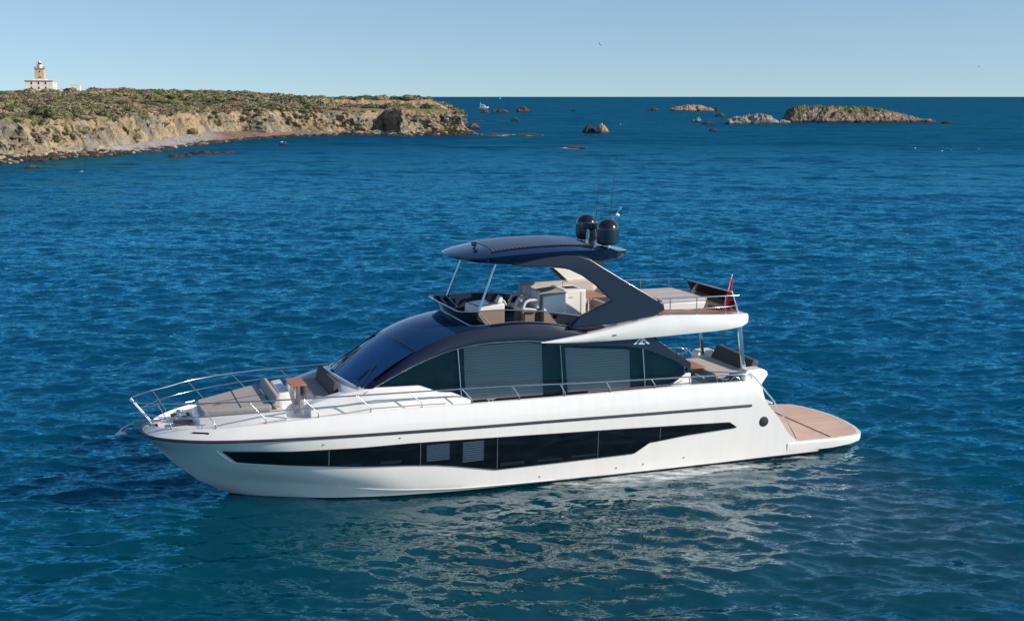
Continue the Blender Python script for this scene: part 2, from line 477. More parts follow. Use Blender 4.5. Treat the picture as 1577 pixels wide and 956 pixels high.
# rub strake: half-round rail along the widest line
for sgn in (1, -1):
    g = G(); rows = []
    R5 = HB[5]
    n2 = np.zeros_like(R5); t = np.gradient(R5, axis=0); t[:, 2] = 0
    t /= np.linalg.norm(t, axis=1)[:, None]+1e-9
    nrm = np.stack([-t[:, 1], t[:, 0], 0*t[:, 0]], 1); nrm *= np.sign(nrm[:, 1:2]+1e-6); nrm[0] = (1, 0.0, 0)
    for o, dz in ((-0.01, 0.045), (0.03, 0.03), (0.04, 0), (0.03, -0.03), (-0.01, -0.045)):
        p = R5 + nrm*o; p[:, 2] += dz; p[:, 1] = np.maximum(p[:, 1], 0)*sgn
        rows.append([tuple(q) for q in p[:-2]])
    g.grid(rows)
    g.obj("rub_rail", STRAKE, hull, angle=60, weld=0)

# long hull windows
hw_top = lin([(0.17,1.68),(-0.81,1.68),(-1.68,1.66),(-3.68,1.66),(-4.99,1.68),(-6.34,1.67),(-8.33,1.63),(-11.46,1.56),(-13.89,1.49),(-15.33,1.44),(-15.57,1.27)])
hw_bot = lin([(0.17,1.68),(-0.22,1.31),(-0.84,1.28),(-1.36,1.25),(-2.59,1.18),(-3.69,1.11),(-4.99,1.05),(-5.76,0.99),(-6.34,0.91),(-7.60,0.68),(-9.76,0.71),(-12.06,0.76),(-12.57,1.06),(-13.90,1.19),(-15.57,1.27)])
XS = sorted(set(list(np.linspace(0.165, -15.565, 130)) + [-0.22, -7.6, -12.06, -12.57, -15.33]), reverse=True)
def strip_on_hull(g, xs, top, bot, off, n=5):
    rows = []
    for k in range(n):
        f = k/(n-1)
        rows.append([(x, hullY(x, bot(x)+(top(x)-bot(x))*f, off), float(bot(x)+(top(x)-bot(x))*f)) for x in xs])
    g.grid(rows)
def rim(g, pts, off, r):
    g.tube([(x, hullY(x, z, off), z) for x, z in pts], r, seg=6, closed=True)
edge = [(x, float(hw_top(x))) for x in XS] + [(x, float(hw_bot(x))) for x in reversed(XS)]
for sgn in (1, -1):
    g = G(); strip_on_hull(g, XS, hw_top, hw_bot, 0.010)
    if sgn < 0: g.flip_y()
    w = g.obj("hull_window", INTER, hull, angle=60, weld=0)
    g = G()                                                       # dark seat behind the glass
    strip_on_hull(g, XS, hw_top, hw_bot, 0.040)
    if sgn < 0: g.flip_y()
    g.obj("pane", GLASSD, hull, angle=60, weld=0)
    g = G(); rim(g, edge, 0.024, 0.020)
    if sgn < 0: g.flip_y()
    g.obj("window_gasket", BLACK, hull, angle=60, weld=0)
    # cabin blinds glimpsed behind the panes
    for bx0, bx1, zt, zb in ((-5.50, -6.18, 1.60, 1.10), (-6.58, -7.22, 1.60, 0.98)):
        g = G(); n = 9
        for i in range(n):
            z0 = zb + (zt-zb)*i/n; z1 = z0 + (zt-zb)/n*0.80
            tilt = 0.03
            xs = (bx0, bx1)
            g.grid([[(x, hullY(x, z0, .017)*1.0, z0 - tilt*(x-bx0)) for x in xs], [(x, hullY(x, z1, .024), z1 - tilt*(x-bx0)) for x in xs]])
        if sgn < 0: g.flip_y()
        g.obj("cabin_blind", LILAC, hull, weld=0)
    for x0, x1, z0, z1 in ((-4.15, -4.75, 1.12, 1.22), (-3.0, -3.6, 1.15, 1.19), (-7.75, -8.5, .76, .86), (-8.9, -9.7, .78, .84), (-10.0, -10.8, .80, .87)):
        g = G(); g.grid([[(x, hullY(x, z0, .018), z0) for x in (x0, x1)], [(x, hullY(x, z1, .018), z1) for x in (x0, x1)]])
        if sgn < 0: g.flip_y()
        g.obj("cabin_furnishing", GREYP, hull, weld=0)
    for x in (-2.69, -5.31, -7.63, -10.84, -12.9):
        g = G(); g.tube([(x, hullY(x, z, .043), z) for z in np.linspace(float(hw_bot(x))+.02, float(hw_top(x))-.02, 4)], 0.006, seg=5)
        if sgn < 0: g.flip_y()
        g.obj("pane_joint", GREYP, hull, weld=0)
    # white recess lip at the forward end of the window
    g = G(); g.tube([(x, hullY(x, z, 0.012), z) for x, z in ((.33,1.70),(.22,1.58),(.08,1.45),(-.10,1.29),(-.5,1.262),(-1.36,1.215),(-2.59,1.145),(-3.69,1.075))], [.02,.04,.04,.03,.022,.018,.012,.005], seg=8)
    if sgn < 0: g.flip_y()
    g.obj("window_lip", WHITE, hull, weld=0)
    # round port aft, fairleads, small skin fittings
    g = G(); c = (-16.57, hullY(-16.57, 1.36), 1.36)
    g.lathe([(0, .0), (.165, 0), (.165, .012), (.15, .02), (0, .012)], (c[0], c[1]-.004, c[2]), seg=28, axis=(0, 1, -.03))
    if sgn < 0: g.flip_y()
    g.obj("porthole", BLACKM, hull)
    for x, z in ((-2.54, 1.83), (-4.72, 1.87), (-13.79, .44), (-11.5, .33), (-12.4, .36), (-9.0, .3)):
        g = G(); g.lathe([(0, 0), (.028, 0), (.022, .02), (0, .02)], (x, hullY(x, z, -.004), z), seg=10, axis=(0, 1, 0))
        if sgn < 0: g.flip_y()
        g.obj("skin_fitting", STEEL, hull)
    # spray rail near the waterline
    g = G(); xs = np.linspace(-3.0, -9.5, 40)
    ch = HLF['chine']
    g.grid([[(x, float(ch['y'](x))+o, float(ch['z'](x))+dz) for x in xs] for o, dz in ((-.01, .035), (.016, .006), (.012, -.008), (-.02, -.02))])
    if sgn < 0: g.flip_y()
    g.obj("spray_rail", HULLM, hull, weld=0)

# swim platform: thick slab with a curved after edge and a bleached teak inlay
def plat_outline(inset=0.0, x_f=-17.5):
    h = [(-17.7, 2.42), (-19.2, 2.42), (-19.9, 2.39), (-20.35, 2.22), (-20.6, 1.85), (-20.78, 1.3), (-20.9, .6), (-20.93, 0)]
    out = []
    for x, y in h:
        out.append((x + (inset if y < 2.3 else 0)*1.0, max(y - inset, 0)))
    out[0] = (x_f, out[0][1])
    return out + [(x, -y) for x, y in reversed(out[:-1])]
P0 = plat_outline()
def ring(P, z): return [(x, y, z) for x, y in P]
g = G()
ctr = (-18.6, 0)
def shrink(P, k): return [(min(ctr[0]+(x-ctr[0])*k, -17.5) if x < -17.6 else x, y*k) for x, y in P]
# underside rises towards the after edge
def under(P): return [(x, y, 0.19 + 0.17*max(0, (-x-18.7)/2.2)) for x, y in P]
g.loft([under(shrink(P0, .93)), [(x, y, z+.03) for x, y, z in under(shrink(P0, .985))], ring(P0, .46), ring(P0, .53), ring(shrink(P0, .992), .565)])
plat = g.obj("swim_platform", WHITE, yacht, angle=30)
P1 = plat_outline(0.10)
g = G(); g.prism_xy([p for p in P1 if True], .566, .574)
tk = g.obj("teak_deck", TEAK, plat)
g = G(); g.tube([(-19.18, -2.25, .577), (-19.18, 2.25, .577)], [.02, .02], seg=4)
g.obj("platform_line", mat("dark_line", (.10, .05, .035), rough=.8), plat)  # thin dark line across the teak

# inner shell: side decks, foredeck and the cockpit well
deck_z = lambda x: float(HLF['sheer']['z'](x)) - 0.10
g = G(); xs = [1.80, 1.6, 1.3, 1.0, .6, .2, -.4, -1, -1.6, -2.4, -3.2, -4, -5, -6, -7, -8, -9, -10, -11, -12, -13, -14.2]
g.grid([[(x, s*max(float(HLF['sheer']['y'](x))-0.10, .01), deck_z(x)+.03*(1-s*s)) for s in np.linspace(-1, 1, 13)] for x in xs])
deck = g.obj("deck", DECKW, yacht, angle=40)
g = G()
g.box(-17.0, -14.2, -2.26, 2.26, 1.86, 1.90)
g.grid([[(-14.2, 2.32, 1.9), (-16.0, 2.30, 1.9)], [(-14.2, 2.38, 2.60), (-15.9, 2.31, 2.58)]])
g.grid([[(-14.2, -2.32, 1.9), (-16.0, -2.30, 1.9)], [(-14.2, -2.38, 2.60), (-15.9, -2.31, 2.58)]])
g.obj("cockpit_floor", WHITE, deck)

# ---- foredeck coachroof
def trunk_ring(x, yt, zt, yb, zb):
    return [(x, yb, zb), (x, yt+.05, zt-.10), (x, yt, zt-.02), (x, yt-.08, zt), (x, -yt+.08, zt), (x, -yt, zt-.02), (x, -yt-.05, zt-.10), (x, -yb, zb)]
g = G()
g.loft([trunk_ring(.80, .45, 2.36, .50, 2.25), trunk_ring(.70, .80, 2.46, .95, 2.25), trunk_ring(0, 1.2, 2.54, 1.42, 2.28), trunk_ring(-.8, 1.52, 2.62, 1.74, 2.36), trunk_ring(-1.62, 1.72, 2.70, 1.92, 2.42)])
coach = g.obj("coachroof", WHITE, yacht, angle=32, bevel=.015)
# raised part aft of the seating well, and the two side coamings of the well
ztr = lin([(-2.3, 2.86), (-2.45, 2.92), (-3.3, 3.15), (-4.1, 3.27), (-5.44, 3.24), (-5.5, 3.22), (-6.05, 3.0), (-6.42, 2.97), (-6.98, 2.72)])
ytr = lin([(-2.3, 1.80), (-3.3, 1.92), (-4.1, 2.05), (-5.5, 2.085), (-7, 2.105)])
for sgn in (1, -1):
    g = G(); rings = []
    for x in (-2.3, -2.45, -2.9, -3.3, -3.7, -4.1, -4.8, -5.42, -5.5, -5.78, -6.05, -6.24, -6.42, -6.70, -6.98):
        yt, zt = float(ytr(x)), float(ztr(x)); yi = yt-.36 if x > -3.75 else yt-.22
        rings.append([(x, yt+.10, 2.42), (x, yt+.035, zt-.10), (x, yt, zt-.015), (x, yt-.05, zt), (x, yi, zt), (x, yi, 2.42)])
    g.loft(rings)
    if sgn < 0: g.flip_y()
    g.obj("coaming", WHITE, coach, angle=32, bevel=.012)
# plinth between the sofa back and the windscreen
g = G(); rows = []
for x, zc, ze in ((-3.22, 3.20, 3.10), (-3.32, 3.30, 3.16), (-3.6, 3.36, 3.2), (-3.95, 3.42, 3.24), (-4.3, 3.46, 3.27)):
    rows.append([(x, y, ze+(zc-ze)*(1-(y/1.9)**2)) for y in np.linspace(-1.9, 1.9, 13)])
rows.insert(0, [(-3.22, y, 2.45) for y in np.linspace(-1.9, 1.9, 13)])
g.grid(rows); g.obj("windscreen_plinth", WHITE, coach, angle=35)
# lockers each side of the walk-through
g = G(); g.hexa([(-1.64,-1.25,2.42),(-1.98,-1.25,2.42),(-1.98,1.2,2.42),(-1.64,1.2,2.42),(-1.62,-1.2,2.98),(-1.92,-1.2,3.02),(-1.92,.35,3.02),(-1.62,.35,2.98)])
g.obj("locker", WHITE, coach, bevel=.03)
g = G(); g.box(-2.5, -2.15, .95, 1.5, 2.42, 2.86); g.obj("locker", WHITE, coach, bevel=.03)
g = G(); g.box(-2.5, -2.15, -1.5, -.95, 2.42, 2.86); g.obj("locker", WHITE, coach, bevel=.03)

# sunpad with head rest
g = G()
top = [(.62,-.62,2.66),(.55,-.78,2.66),(-1.25,-1.5,2.86),(-1.25,1.5,2.86),(.55,.78,2.66),(.62,.62,2.66)]
g.loft([[(x+.02, y*1.02, z-.17) for x, y, z in top], [(x+.02*(1 if x>0 else 0), y*1.03, z-.06) for x, y, z in top], top])
pad = g.obj("sunpad", FAB, yacht, angle=30, bevel=.035, seg=3)
g = G()
g.tube([(.6,.0,2.668),(-1.2,.0,2.868)], .008, seg=5); g.tube([(-.45,-1.15,2.78),(-.45,1.15,2.78)], .008, seg=5); g.tube([(.25,.3,2.71),(.02,.3,2.735)], .014, seg=5)
g.obj("seam", FABD, pad)
g = G(); g.hexa([(-1.28,-1.35,2.80),(-1.55,-1.35,2.72),(-1.55,1.4,2.72),(-1.28,1.4,2.80),(-1.40,-1.35,3.06),(-1.54,-1.35,3.06),(-1.54,1.4,3.06),(-1.40,1.4,3.06)])
g.obj("headrest", FAB, pad, bevel=.06, seg=3)
# bow table
g = G(); g.hexa([(-1.95,-.42,3.15),(-2.42,-.42,3.15),(-2.42,.62,3.15),(-1.95,.62,3.15),(-1.95,-.42,3.20),(-2.42,-.42,3.20),(-2.42,.62,3.20),(-1.95,.62,3.20)])
t = g.obj("bow_table", TEAKT, yacht, bevel=.012)
g = G(); g.lathe([(.16, 2.42), (.16, 2.45), (.05, 2.48), (.05, 3.12), (.12, 3.15)], (-2.18, .1, 0), seg=14); g.obj("pedestal", STEEL, t)
# bow sofa
g = G(); g.box(-3.22, -2.62, -1.5, 1.45, 2.42, 2.80)
so = g.obj("bow_sofa", WHITE, yacht, bevel=.03)
g = G(); g.box(-3.2, -2.60, -1.46, 1.42, 2.80, 2.91); g.obj("seat_cushion", FAB, so, bevel=.03, seg=3)
g = G(); g.hexa([(-3.02,-1.3,2.91),(-3.2,-1.3,2.91),(-3.2,1.25,2.91),(-3.02,1.25,2.91),(-3.10,-1.3,3.34),(-3.24,-1.3,3.34),(-3.24,1.25,3.34),(-3.10,1.25,3.34)])
g.obj("backrest_cushion", FABD, so, bevel=.035, seg=3)

# windlass, hatch and chain on the bow, anchor on its roller
g = G(); g.lathe([(0, 2.34), (.16, 2.34), (.16, 2.38), (.07, 2.42), (.06, 2.50), (.10, 2.54), (.10, 2.57), (0, 2.58)], (1.18, .0, 0), seg=16)
g.box(1.0, 1.14, -.14, .14, 2.33, 2.44)
wl = g.obj("windlass", CHROME, yacht, bevel=.008)
for s_ in (1, -1):
    g = G(); g.box(.86, 1.40, .45*s_-.17, .45*s_+.17, 2.315, 2.335); g.obj("locker_lid", BLACKM, wl)
g = G(); g.tube([(1.3, .02, 2.37), (1.7, .02, 2.34), (2.0, .01, 2.32), (2.3, 0, 2.28)], .02, seg=6); g.obj("chain", STEEL, wl)
g = G()
g.hexa([(1.7,-.12,2.25),(1.7,.12,2.25),(2.45,.07,2.20),(2.45,-.07,2.20),(1.7,-.12,2.30),(1.7,.12,2.30),(2.45,.07,2.25),(2.45,-.07,2.25)])
g.box(2.05, 2.48, .07, .09, 2.16, 2.36); g.box(2.05, 2.48, -.09, -.07, 2.16, 2.36)
an = g.obj("anchor_roller", CHROME, yacht, bevel=.004)
g = G(); g.tube([(2.2, 0, 2.29), (2.6, 0, 2.25), (2.83, 0, 2.12)], [.03, .03, .04], seg=8)
g.poly([(2.80,0,2.16),(2.66,.26,2.05),(2.98,.05,1.98)]); g.poly([(2.80,0,2.16),(2.98,-.05,1.98),(2.66,-.26,2.05)]); g.poly([(2.80,0,2.16),(2.98,.05,1.98),(2.98,-.05,1.98)])
g.tube([(2.66,.26,2.05),(2.98,.05,1.98)], .02, seg=6); g.tube([(2.66,-.26,2.05),(2.98,-.05,1.98)], .02, seg=6)
g.obj("anchor", CHROME, an, recalc=False)
def cleat(x, y, z, rz=0):
    g = G(); c, s = math.cos(rz), math.sin(rz)
    L = lambda a, b, h: (x + a*c - b*s, y + a*s + b*c, z + h)
    g.tube([L(-.16, 0, .09), L(-.08, 0, .075), L(.08, 0, .075), L(.16, 0, .09)], [.014, .02, .02, .014], seg=8)
    g.tube([L(-.06, 0, 0), L(-.06, 0, .075)], .018, seg=8); g.tube([L(.06, 0, 0), L(.06, 0, .075)], .018, seg=8)
    return g.obj("cleat", CHROME, yacht)
for sgn in (1, -1):
    cleat(.75, 1.50*sgn, 2.37, -.5*sgn); cleat(-7.5, 2.42*sgn, 2.70); cleat(-15.2, 2.38*sgn, 2.72)
    g = G(); g.box(.55, .97, 0, .03, -.03, .03)
    for v in g.bm.verts:
        v.co.z += 2.27; v.co.y = hullY(v.co.x, 2.26, v.co.y-.012)
    if sgn < 0: g.flip_y()
    g.obj("fairlead", BLACKM, yacht, bevel=.004)

# ---- guard rails
def rail_pts(xs, off, zf): return [(x, float(HLF['sheer']['y'](x))-off, zf(x)) for x in xs]
zrail = pchip([(2.3, 2.98), (1.4, 3.03), (.7, 3.08), (-.6, 3.13), (-2.1, 3.15), (-6.8, 3.14), (-8.4, 3.11), (-9.8, 3.06), (-11.2, 3.02), (-12.8, 2.99), (-14.1, 2.96), (-15.9, 2.90)])
offr = lin([(2, .0), (.7, .06), (-.6, .06), (-3.6, .06), (-16, .10)])
ysh = lambda x: float(HLF['sheer']['y'](x))
g = G()
half = [(2.52, .10, 2.97), (2.48, .26, 2.98), (2.25, .58, 2.985), (1.9, .90, 3.0)] + [(x, ysh(x) - float(offr(x)), float(zrail(x))) for x in (1.4, 1.0, .7, 0, -.6, -1.4, -2.1, -3.6, -5.2, -6.8, -8.4, -9.8, -11.2, -12.8, -14.1, -15.4, -15.95)]
half += [(-16.12, ysh(-15.9)-.12, 2.86), (-16.2, ysh(-15.9)-.13, 2.74)]
g.tube([(x, -y, z) for x, y, z in reversed(half)] + half, .021, seg=8)
rail = g.obj("guard_rail", CHROME, yacht, angle=60)
FEET = [1.5, .34, -1.0, -2.45, -3.93, -5.42, -6.92, -8.38, -9.83, -11.30, -12.78]
LEAN = [.35, .45, .45, .42, .40, .38, .30, .22, .16, .14, .12]
for sgn in (1, -1):
    g = G()
    pts = []
    for x in (2.36, 2.1, 1.7, 1.2, .6, 0, -.8, -1.6, -2.6, -3.6, -4.6, -5.6, -6.6):
        zt = float(zrail(min(x, 2.0))); zd = deck_z(min(x, 1.8))+.1
        pts.append((x, (ysh(x-.25) if x < 1.8 else max(.1, (2.5-x)*1.0+.12)) - float(offr(x))-.01, zd+(zt-zd)*.52))
    g.tube(pts, .014, seg=7)
    if sgn < 0: g.flip_y()
    g.obj("middle_rail", CHROME, rail, angle=60)
    g = G()
    g.tube([(2.3, .38, 2.62), (1.62, .98, 2.56)], .013, seg=7)
    if sgn < 0: g.flip_y()
    g.obj("middle_rail", CHROME, rail, angle=60)
    for fx, ln in zip(FEET, LEAN):
        g = G(); yb = ysh(fx) - .055; zb = float(HLF['sheer']['z'](fx)) + .012
        tx = fx + ln; yt = (ysh(tx) if tx < 1.6 else .78) - float(offr(tx)); zt = float(zrail(tx))
        g.tube([(fx, yb, zb-.02), (fx-.0, yb, zb+.10), (fx+.04, yb-.004, zb+.15), (tx, yt, zt)], .015, seg=8)
        g.lathe([(.035, zb-.01), (.035, zb+.015), (.018, zb+.02)], (fx, yb, 0), seg=10)
        if sgn < 0: g.flip_y()
        g.obj("stanchion", CHROME, rail, angle=60)
    for fx in (-13.98, -14.95, -15.78):
        g = G(); yb = ysh(fx)-.10; g.tube([(fx, yb, 2.70), (fx, yb, float(zrail(fx)))], .018, seg=8)
        if sgn < 0: g.flip_y()
        g.obj("stanchion", CHROME, rail, angle=60)
    # toe rail ending in a kink by the saloon door
    g = G(); g.tube([(x, ysh(x)-.16, float(HLF['sheer']['z'](x))+.05) for x in np.linspace(-10.6, -13.5, 12)] + [(-13.75, ysh(-13.7)-.16, 2.85)], .013, seg=6)
    if sgn < 0: g.flip_y()
    g.obj("toe_rail", CHROME, rail, angle=60)
    # stern hand rail down the edge of the steps
    g = G(); g.tube([(-16.15, 2.25, 2.90), (-16.35, 2.27, 2.72), (-16.98, 2.34, 1.98), (-17.45, 2.37, 1.30), (-17.80, 2.38, .72), (-17.83, 2.38, .56)], .022, seg=8)
    if sgn < 0: g.flip_y()
    g.obj("stern_handrail", CHROME, rail, angle=60)
for sgn in (1, -1):                                                # heavy pulpit legs at the stem head
    g = G(); g.tube([(2.50, .18*sgn, 2.975), (1.98, .17*sgn, 2.27)], .032, seg=10)
    g.obj("pulpit_leg", CHROME, rail, angle=60)

# ------------------------------------------------------------------ superstructure
def yside(z): return 2.06 - 0.09*(z-2.6)
z_up = pchip([(-3.78, 3.20), (-4.6, 3.70), (-5.38, 4.20), (-6.4, 4.60), (-7.4, 4.76), (-8.6, 4.83), (-9.5, 4.77), (-10.2, 4.63), (-10.84, 4.44)])
z_lo = pchip([(-3.78, 3.10), (-4.10, 3.27), (-4.96, 3.68), (-5.74, 3.99), (-6.65, 4.24), (-7.73, 4.35), (-8.78, 4.34), (-9.3, 4.29), (-10.0, 4.33), (-10.84, 4.43)])
def y_up(x): return 1.90 - 0.06*min(1, max(0, (-x-3.8)/1.6))

# windscreen
g = G(); rows = []
for k in range(11):
    t = k/10; row = []
    for y in np.linspace(-1, 1, 21):
        q = y*y; yy = y*(1.90-.06*t)
        xb, zb = -3.33-.45*q, 3.37-.13*q
        xt, zt_ = -4.96-.42*q, 4.47-.25*q
        b = 0.045*math.sin(math.pi*t)
        row.append((xb+(xt-xb)*t+b*.5, yy, zb+(zt_-zb)*t+b))
    rows.append(row)
g.grid(rows); ws = g.obj("windscreen", WINDS, yacht, angle=60)
def ws_pt(y, t, off=0.02):
    q = y*y; xb, zb = -3.33-.45*q, 3.37-.13*q; xt, zt_ = -4.96-.42*q, 4.47-.25*q; b = .045*math.sin(math.pi*t)
    return (xb+(xt-xb)*t+b*.5+off*.55, y*(1.9-.06*t), zb+(zt_-zb)*t+b+off*.83)
for y0, y1, t1 in ((-.10, -.32, .86), (.02, -.16, .5), (.93, .80, .40)):
    g = G(); g.tube([ws_pt(y0, -.01, .02), ws_pt(y0, .03, .05), ws_pt((y0+y1)/2, t1*.6, .055), ws_pt(y1, t1, .045)], .012, seg=6)
    a, b = ws_pt(y1-.02, t1*.25, .03), ws_pt(y1, t1*1.12, .03)
    g.tube([a, b], .018, seg=6)
    g.lathe([(.05, -.02), (.05, .05), (.02, .07)], ws_pt(y0, -.01, 0), seg=10)
    g.obj("wiper", BLACKM, ws, angle=50)
g = G(); g.tube([ws_pt(y, 1.0, .012) for y in np.linspace(-.99, .99, 21)], .018, seg=6); g.obj("windscreen_joint", BLACK, ws)
g = G()
g.grid([[tuple(np.array(ws_pt(y, 0, .0))+np.array(o)) for y in np.linspace(-1, 1, 21)] for o in ((.10, 0, -.10), (.10, 0, -.01), (.05, 0, .03), (.0, 0, .02))])
g.obj("windscreen_sill", WHITE, ws)

# roof from the windscreen top back under the upper deck
g = G(); rows = []
zc = pchip([(-4.96, 4.475), (-5.49, 4.70), (-6.1, 4.87), (-6.55, 4.96), (-7.2, 5.0), (-8, 4.95)])
for xc in (-4.965, -5.2, -5.5, -5.8, -6.1, -6.4, -6.7, -7.0, -7.3):
    row = []
    for y in np.linspace(-1, 1, 23):
        dx = .42*y*y; xe = xc-.42; ze = float(z_up(xe)); we = y_up(xe)
        c = float(zc(xc)); row.append((xc-dx, y*we, ze+(c-ze)*(1-abs(y)**2.2)))
    rows.append(row)
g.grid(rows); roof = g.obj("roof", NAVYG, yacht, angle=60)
# navy band sweeping from the windscreen foot along the saloon window
for sgn in (1, -1):
    g = G(); xs = np.linspace(-3.80, -10.84, 90); rows = []
    for f in (0, .12, .35, .65, .9, 1.0):
        row = []
        for x in xs:
            zu, zl = float(z_up(x)), float(z_lo(x)); yu = y_up(x); yl = yside(zl)+.035
            row.append((x, yu+(yl-yu)*f + .03*math.sin(math.pi*f), zu+(zl-zu)*f))
        rows.append(row)
    rows.append([(x, yside(float(z_lo(x)))-.05, float(z_lo(x))-.004) for x in xs])
    g.grid(rows)
    if sgn < 0: g.flip_y()
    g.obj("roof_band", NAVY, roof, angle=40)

# saloon side windows
zt_w = lin([(-4.10,3.27),(-4.96,3.68),(-5.74,3.99),(-6.65,4.24),(-7.2,4.31),(-7.73,4.35),(-8.78,4.34),(-9.57,4.19),(-10.4,4.12),(-11.92,3.99),(-12.49,3.89),(-12.84,3.77),(-13.31,3.57),(-13.72,3.40),(-14.05,3.18)])
zb_w = lin([(-4.10,3.24),(-4.6,2.9),(-5.6,2.66),(-9,2.62),(-13.53,2.66),(-14.05,3.02)])
WX = sorted(set(np.linspace(-4.11, -14.05, 100).tolist() + [-13.53, -12.84, -9.57]), reverse=True)
for sgn in (1, -1):
    def sheet(xs, zb, zt, off, n=5): return [[(x, yside(float(zb(x))+(float(zt(x))-float(zb(x)))*k/(n-1))+off, float(zb(x))+(float(zt(x))-float(zb(x)))*k/(n-1)) for x in xs] for k in range(n)]
    g = G(); g.grid(sheet(WX, zb_w, zt_w, 0.0))
    if sgn < 0: g.flip_y()
    sw = g.obj("side_window", GLASSD, yacht, angle=60)
    g = G(); g.grid(sheet(WX, zb_w, zt_w, -0.16))
    if sgn < 0: g.flip_y()
    g.obj("saloon_interior", INTER, sw, angle=60)
    # roman blinds let down inside two of the panes
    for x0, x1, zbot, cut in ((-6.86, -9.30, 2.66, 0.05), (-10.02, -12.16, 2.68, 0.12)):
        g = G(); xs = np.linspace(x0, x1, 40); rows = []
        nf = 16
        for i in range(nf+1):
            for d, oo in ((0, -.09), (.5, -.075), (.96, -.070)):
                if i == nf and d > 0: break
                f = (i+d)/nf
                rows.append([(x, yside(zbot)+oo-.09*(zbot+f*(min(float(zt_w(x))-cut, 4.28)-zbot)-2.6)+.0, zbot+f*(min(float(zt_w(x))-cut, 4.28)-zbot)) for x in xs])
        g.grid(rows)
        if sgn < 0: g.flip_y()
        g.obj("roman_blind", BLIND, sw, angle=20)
    # chrome trim and mullions
    g = G(); xs = np.linspace(-4.02, -9.3, 60); g.tube([(x, yside(float(z_lo(x)))+.03, float(z_lo(x))-.01) for x in xs], .014, seg=6)
    if sgn < 0: g.flip_y()
    g.obj("window_trim", CHROME, sw, angle=60)
    for xa, xb_ in ((-6.65, -6.72), (-9.86, -9.92), (-12.57, -12.62)):
        g = G(); zt = float(zt_w(xa))-.01; zb_ = float(zb_w(xb_))
        g.tube([(xa, yside(zt)+.006, zt), (xb_, yside(zb_)+.006, zb_)], .013, seg=6)
        if sgn < 0: g.flip_y()
        g.obj("mullion", STEEL, sw, angle=60)
        g = G(); w = .16 if xa > -12 else .05
        g.prism_xz([(xa+.02, zt-.02), (xb_+.02, zb_), (xb_-w, zb_), (xa-w, float(zt_w(xa-w))-.02)], lambda x, z: yside(z)-.055, lambda x, z: yside(z)-.045)
        if sgn < 0: g.flip_y()
        g.obj("window_post", BLACKM, sw)
    # navy wing over the after pane, carrying the emblem
    g = G()
    poly = [(-9.4,4.17),(-10.4,4.11),(-11.92,3.985),(-12.49,3.885),(-12.84,3.765),(-13.31,3.565),(-13.72,3.395),(-14.05,3.175),(-14.06,3.02),(-14.17,3.02),(-14.20,3.32),(-13.43,3.86),(-12.86,4.24),(-11.9,4.235),(-10.4,4.19),(-9.4,4.26)]
    g.prism_xz(poly, lambda x, z: yside(z)-.10, lambda x, z: yside(z)+.03)
    if sgn < 0: g.flip_y()
    wing = g.obj("saloon_wing", NAVY, yacht, angle=30, bevel=.008)
    g = G()
    E_ = lambda u, v: (-12.53 - u, 4.035 + v)                         # emblem: two overlapping peaks
    for quad in (((-.28,-.02),(-.20,-.02),(.0,.17),(-.05,.17)), ((-.05,.17),(.05,.17),(.27,-.03),(.19,-.03)), ((-.10,-.02),(-.04,.0),(.03,.09),(-.01,.12)),
                 ((-.12,-.025),(.10,-.035),(.10,-.005),(-.10,.005)), ((.03,.12),(.06,.09),(.02,.0),(-.015,.01))):
        g.prism_xz([E_(*q) for q in quad], lambda x, z: yside(z)+.024, lambda x, z: yside(z)+.036+.0006*quad[0][0])
    if sgn < 0: g.flip_y()
    g.obj("emblem", LOGOM, wing, weld=0)
    # white quarter at the after foot of the saloon
    g = G(); g.prism_xz([(-13.47,2.62),(-13.53,2.70),(-14.02,3.02),(-14.17,3.01),(-14.20,2.62)], lambda x, z: yside(z)-.12, lambda x, z: yside(z)+.035)
    if sgn < 0: g.flip_y()
    g.obj("saloon_quarter", WHITE, yacht, bevel=.01)
g = G(); g.grid([[(-14.0, y, 1.9) for y in (-2.0, 0, 2.0)], [(-14.0, y, 3.0) for y in (-1.98, 0, 1.98)], [(-13.0, y, 4.2) for y in (-1.9, 0, 1.9)]])
g.obj("saloon_door", WINDS, yacht)

# ------------------------------------------------------------------ upper deck slab
g = G(); rings = []
for x, w, zb, zt in ((-9.25,1.965,4.235,4.262),(-9.9,2.02,4.185,4.34),(-10.6,2.06,4.165,4.43),(-11.4,2.12,4.18,4.58),(-12.2,2.17,4.20,4.73),(-12.9,2.20,4.225,4.87),(-13.2,2.21,4.235,4.90),(-14.2,2.22,4.265,4.86),(-15.0,2.21,4.29,4.82),(-15.55,2.15,4.315,4.79),(-15.95,2.06,4.35,4.77),(-16.22,1.90,4.40,4.74),(-16.40,1.6,4.47,4.69)):
    m_ = (zb+zt)/2; h = zt-zb
    rings.append([(x,w-.20,zb-.005),(x,w-.04,zb+.02*min(1,h*3)),(x,w+.01,zb+h*.25),(x,w+.02,zb+h*.6),(x,w-.02,zt-.03*min(1,h*3)),(x,w-.08,zt),(x,w-.16,zt-.01),
                  (x,-w+.16,zt-.01),(x,-w+.08,zt),(x,-w+.02,zt-.03*min(1,h*3)),(x,-w-.02,zb+h*.6),(x,-w-.01,zb+h*.25),(x,-w+.04,zb+.02*min(1,h*3)),(x,-w+.20,zb-.005)])
g.loft(rings); ud = g.obj("upper_deck", WHITE, yacht, angle=40)
g = G(); g.grid([[(x, y, z) for y in (-1.98, 0, 1.98)] for x, z in ((-13.1, 4.90), (-14.2, 4.86), (-15.5, 4.795), (-15.75, 4.782))])
for v in g.bm.verts:
    if v.co.x < -15.7: v.co.y *= .93
g.obj("teak_deck", TEAKD, ud)
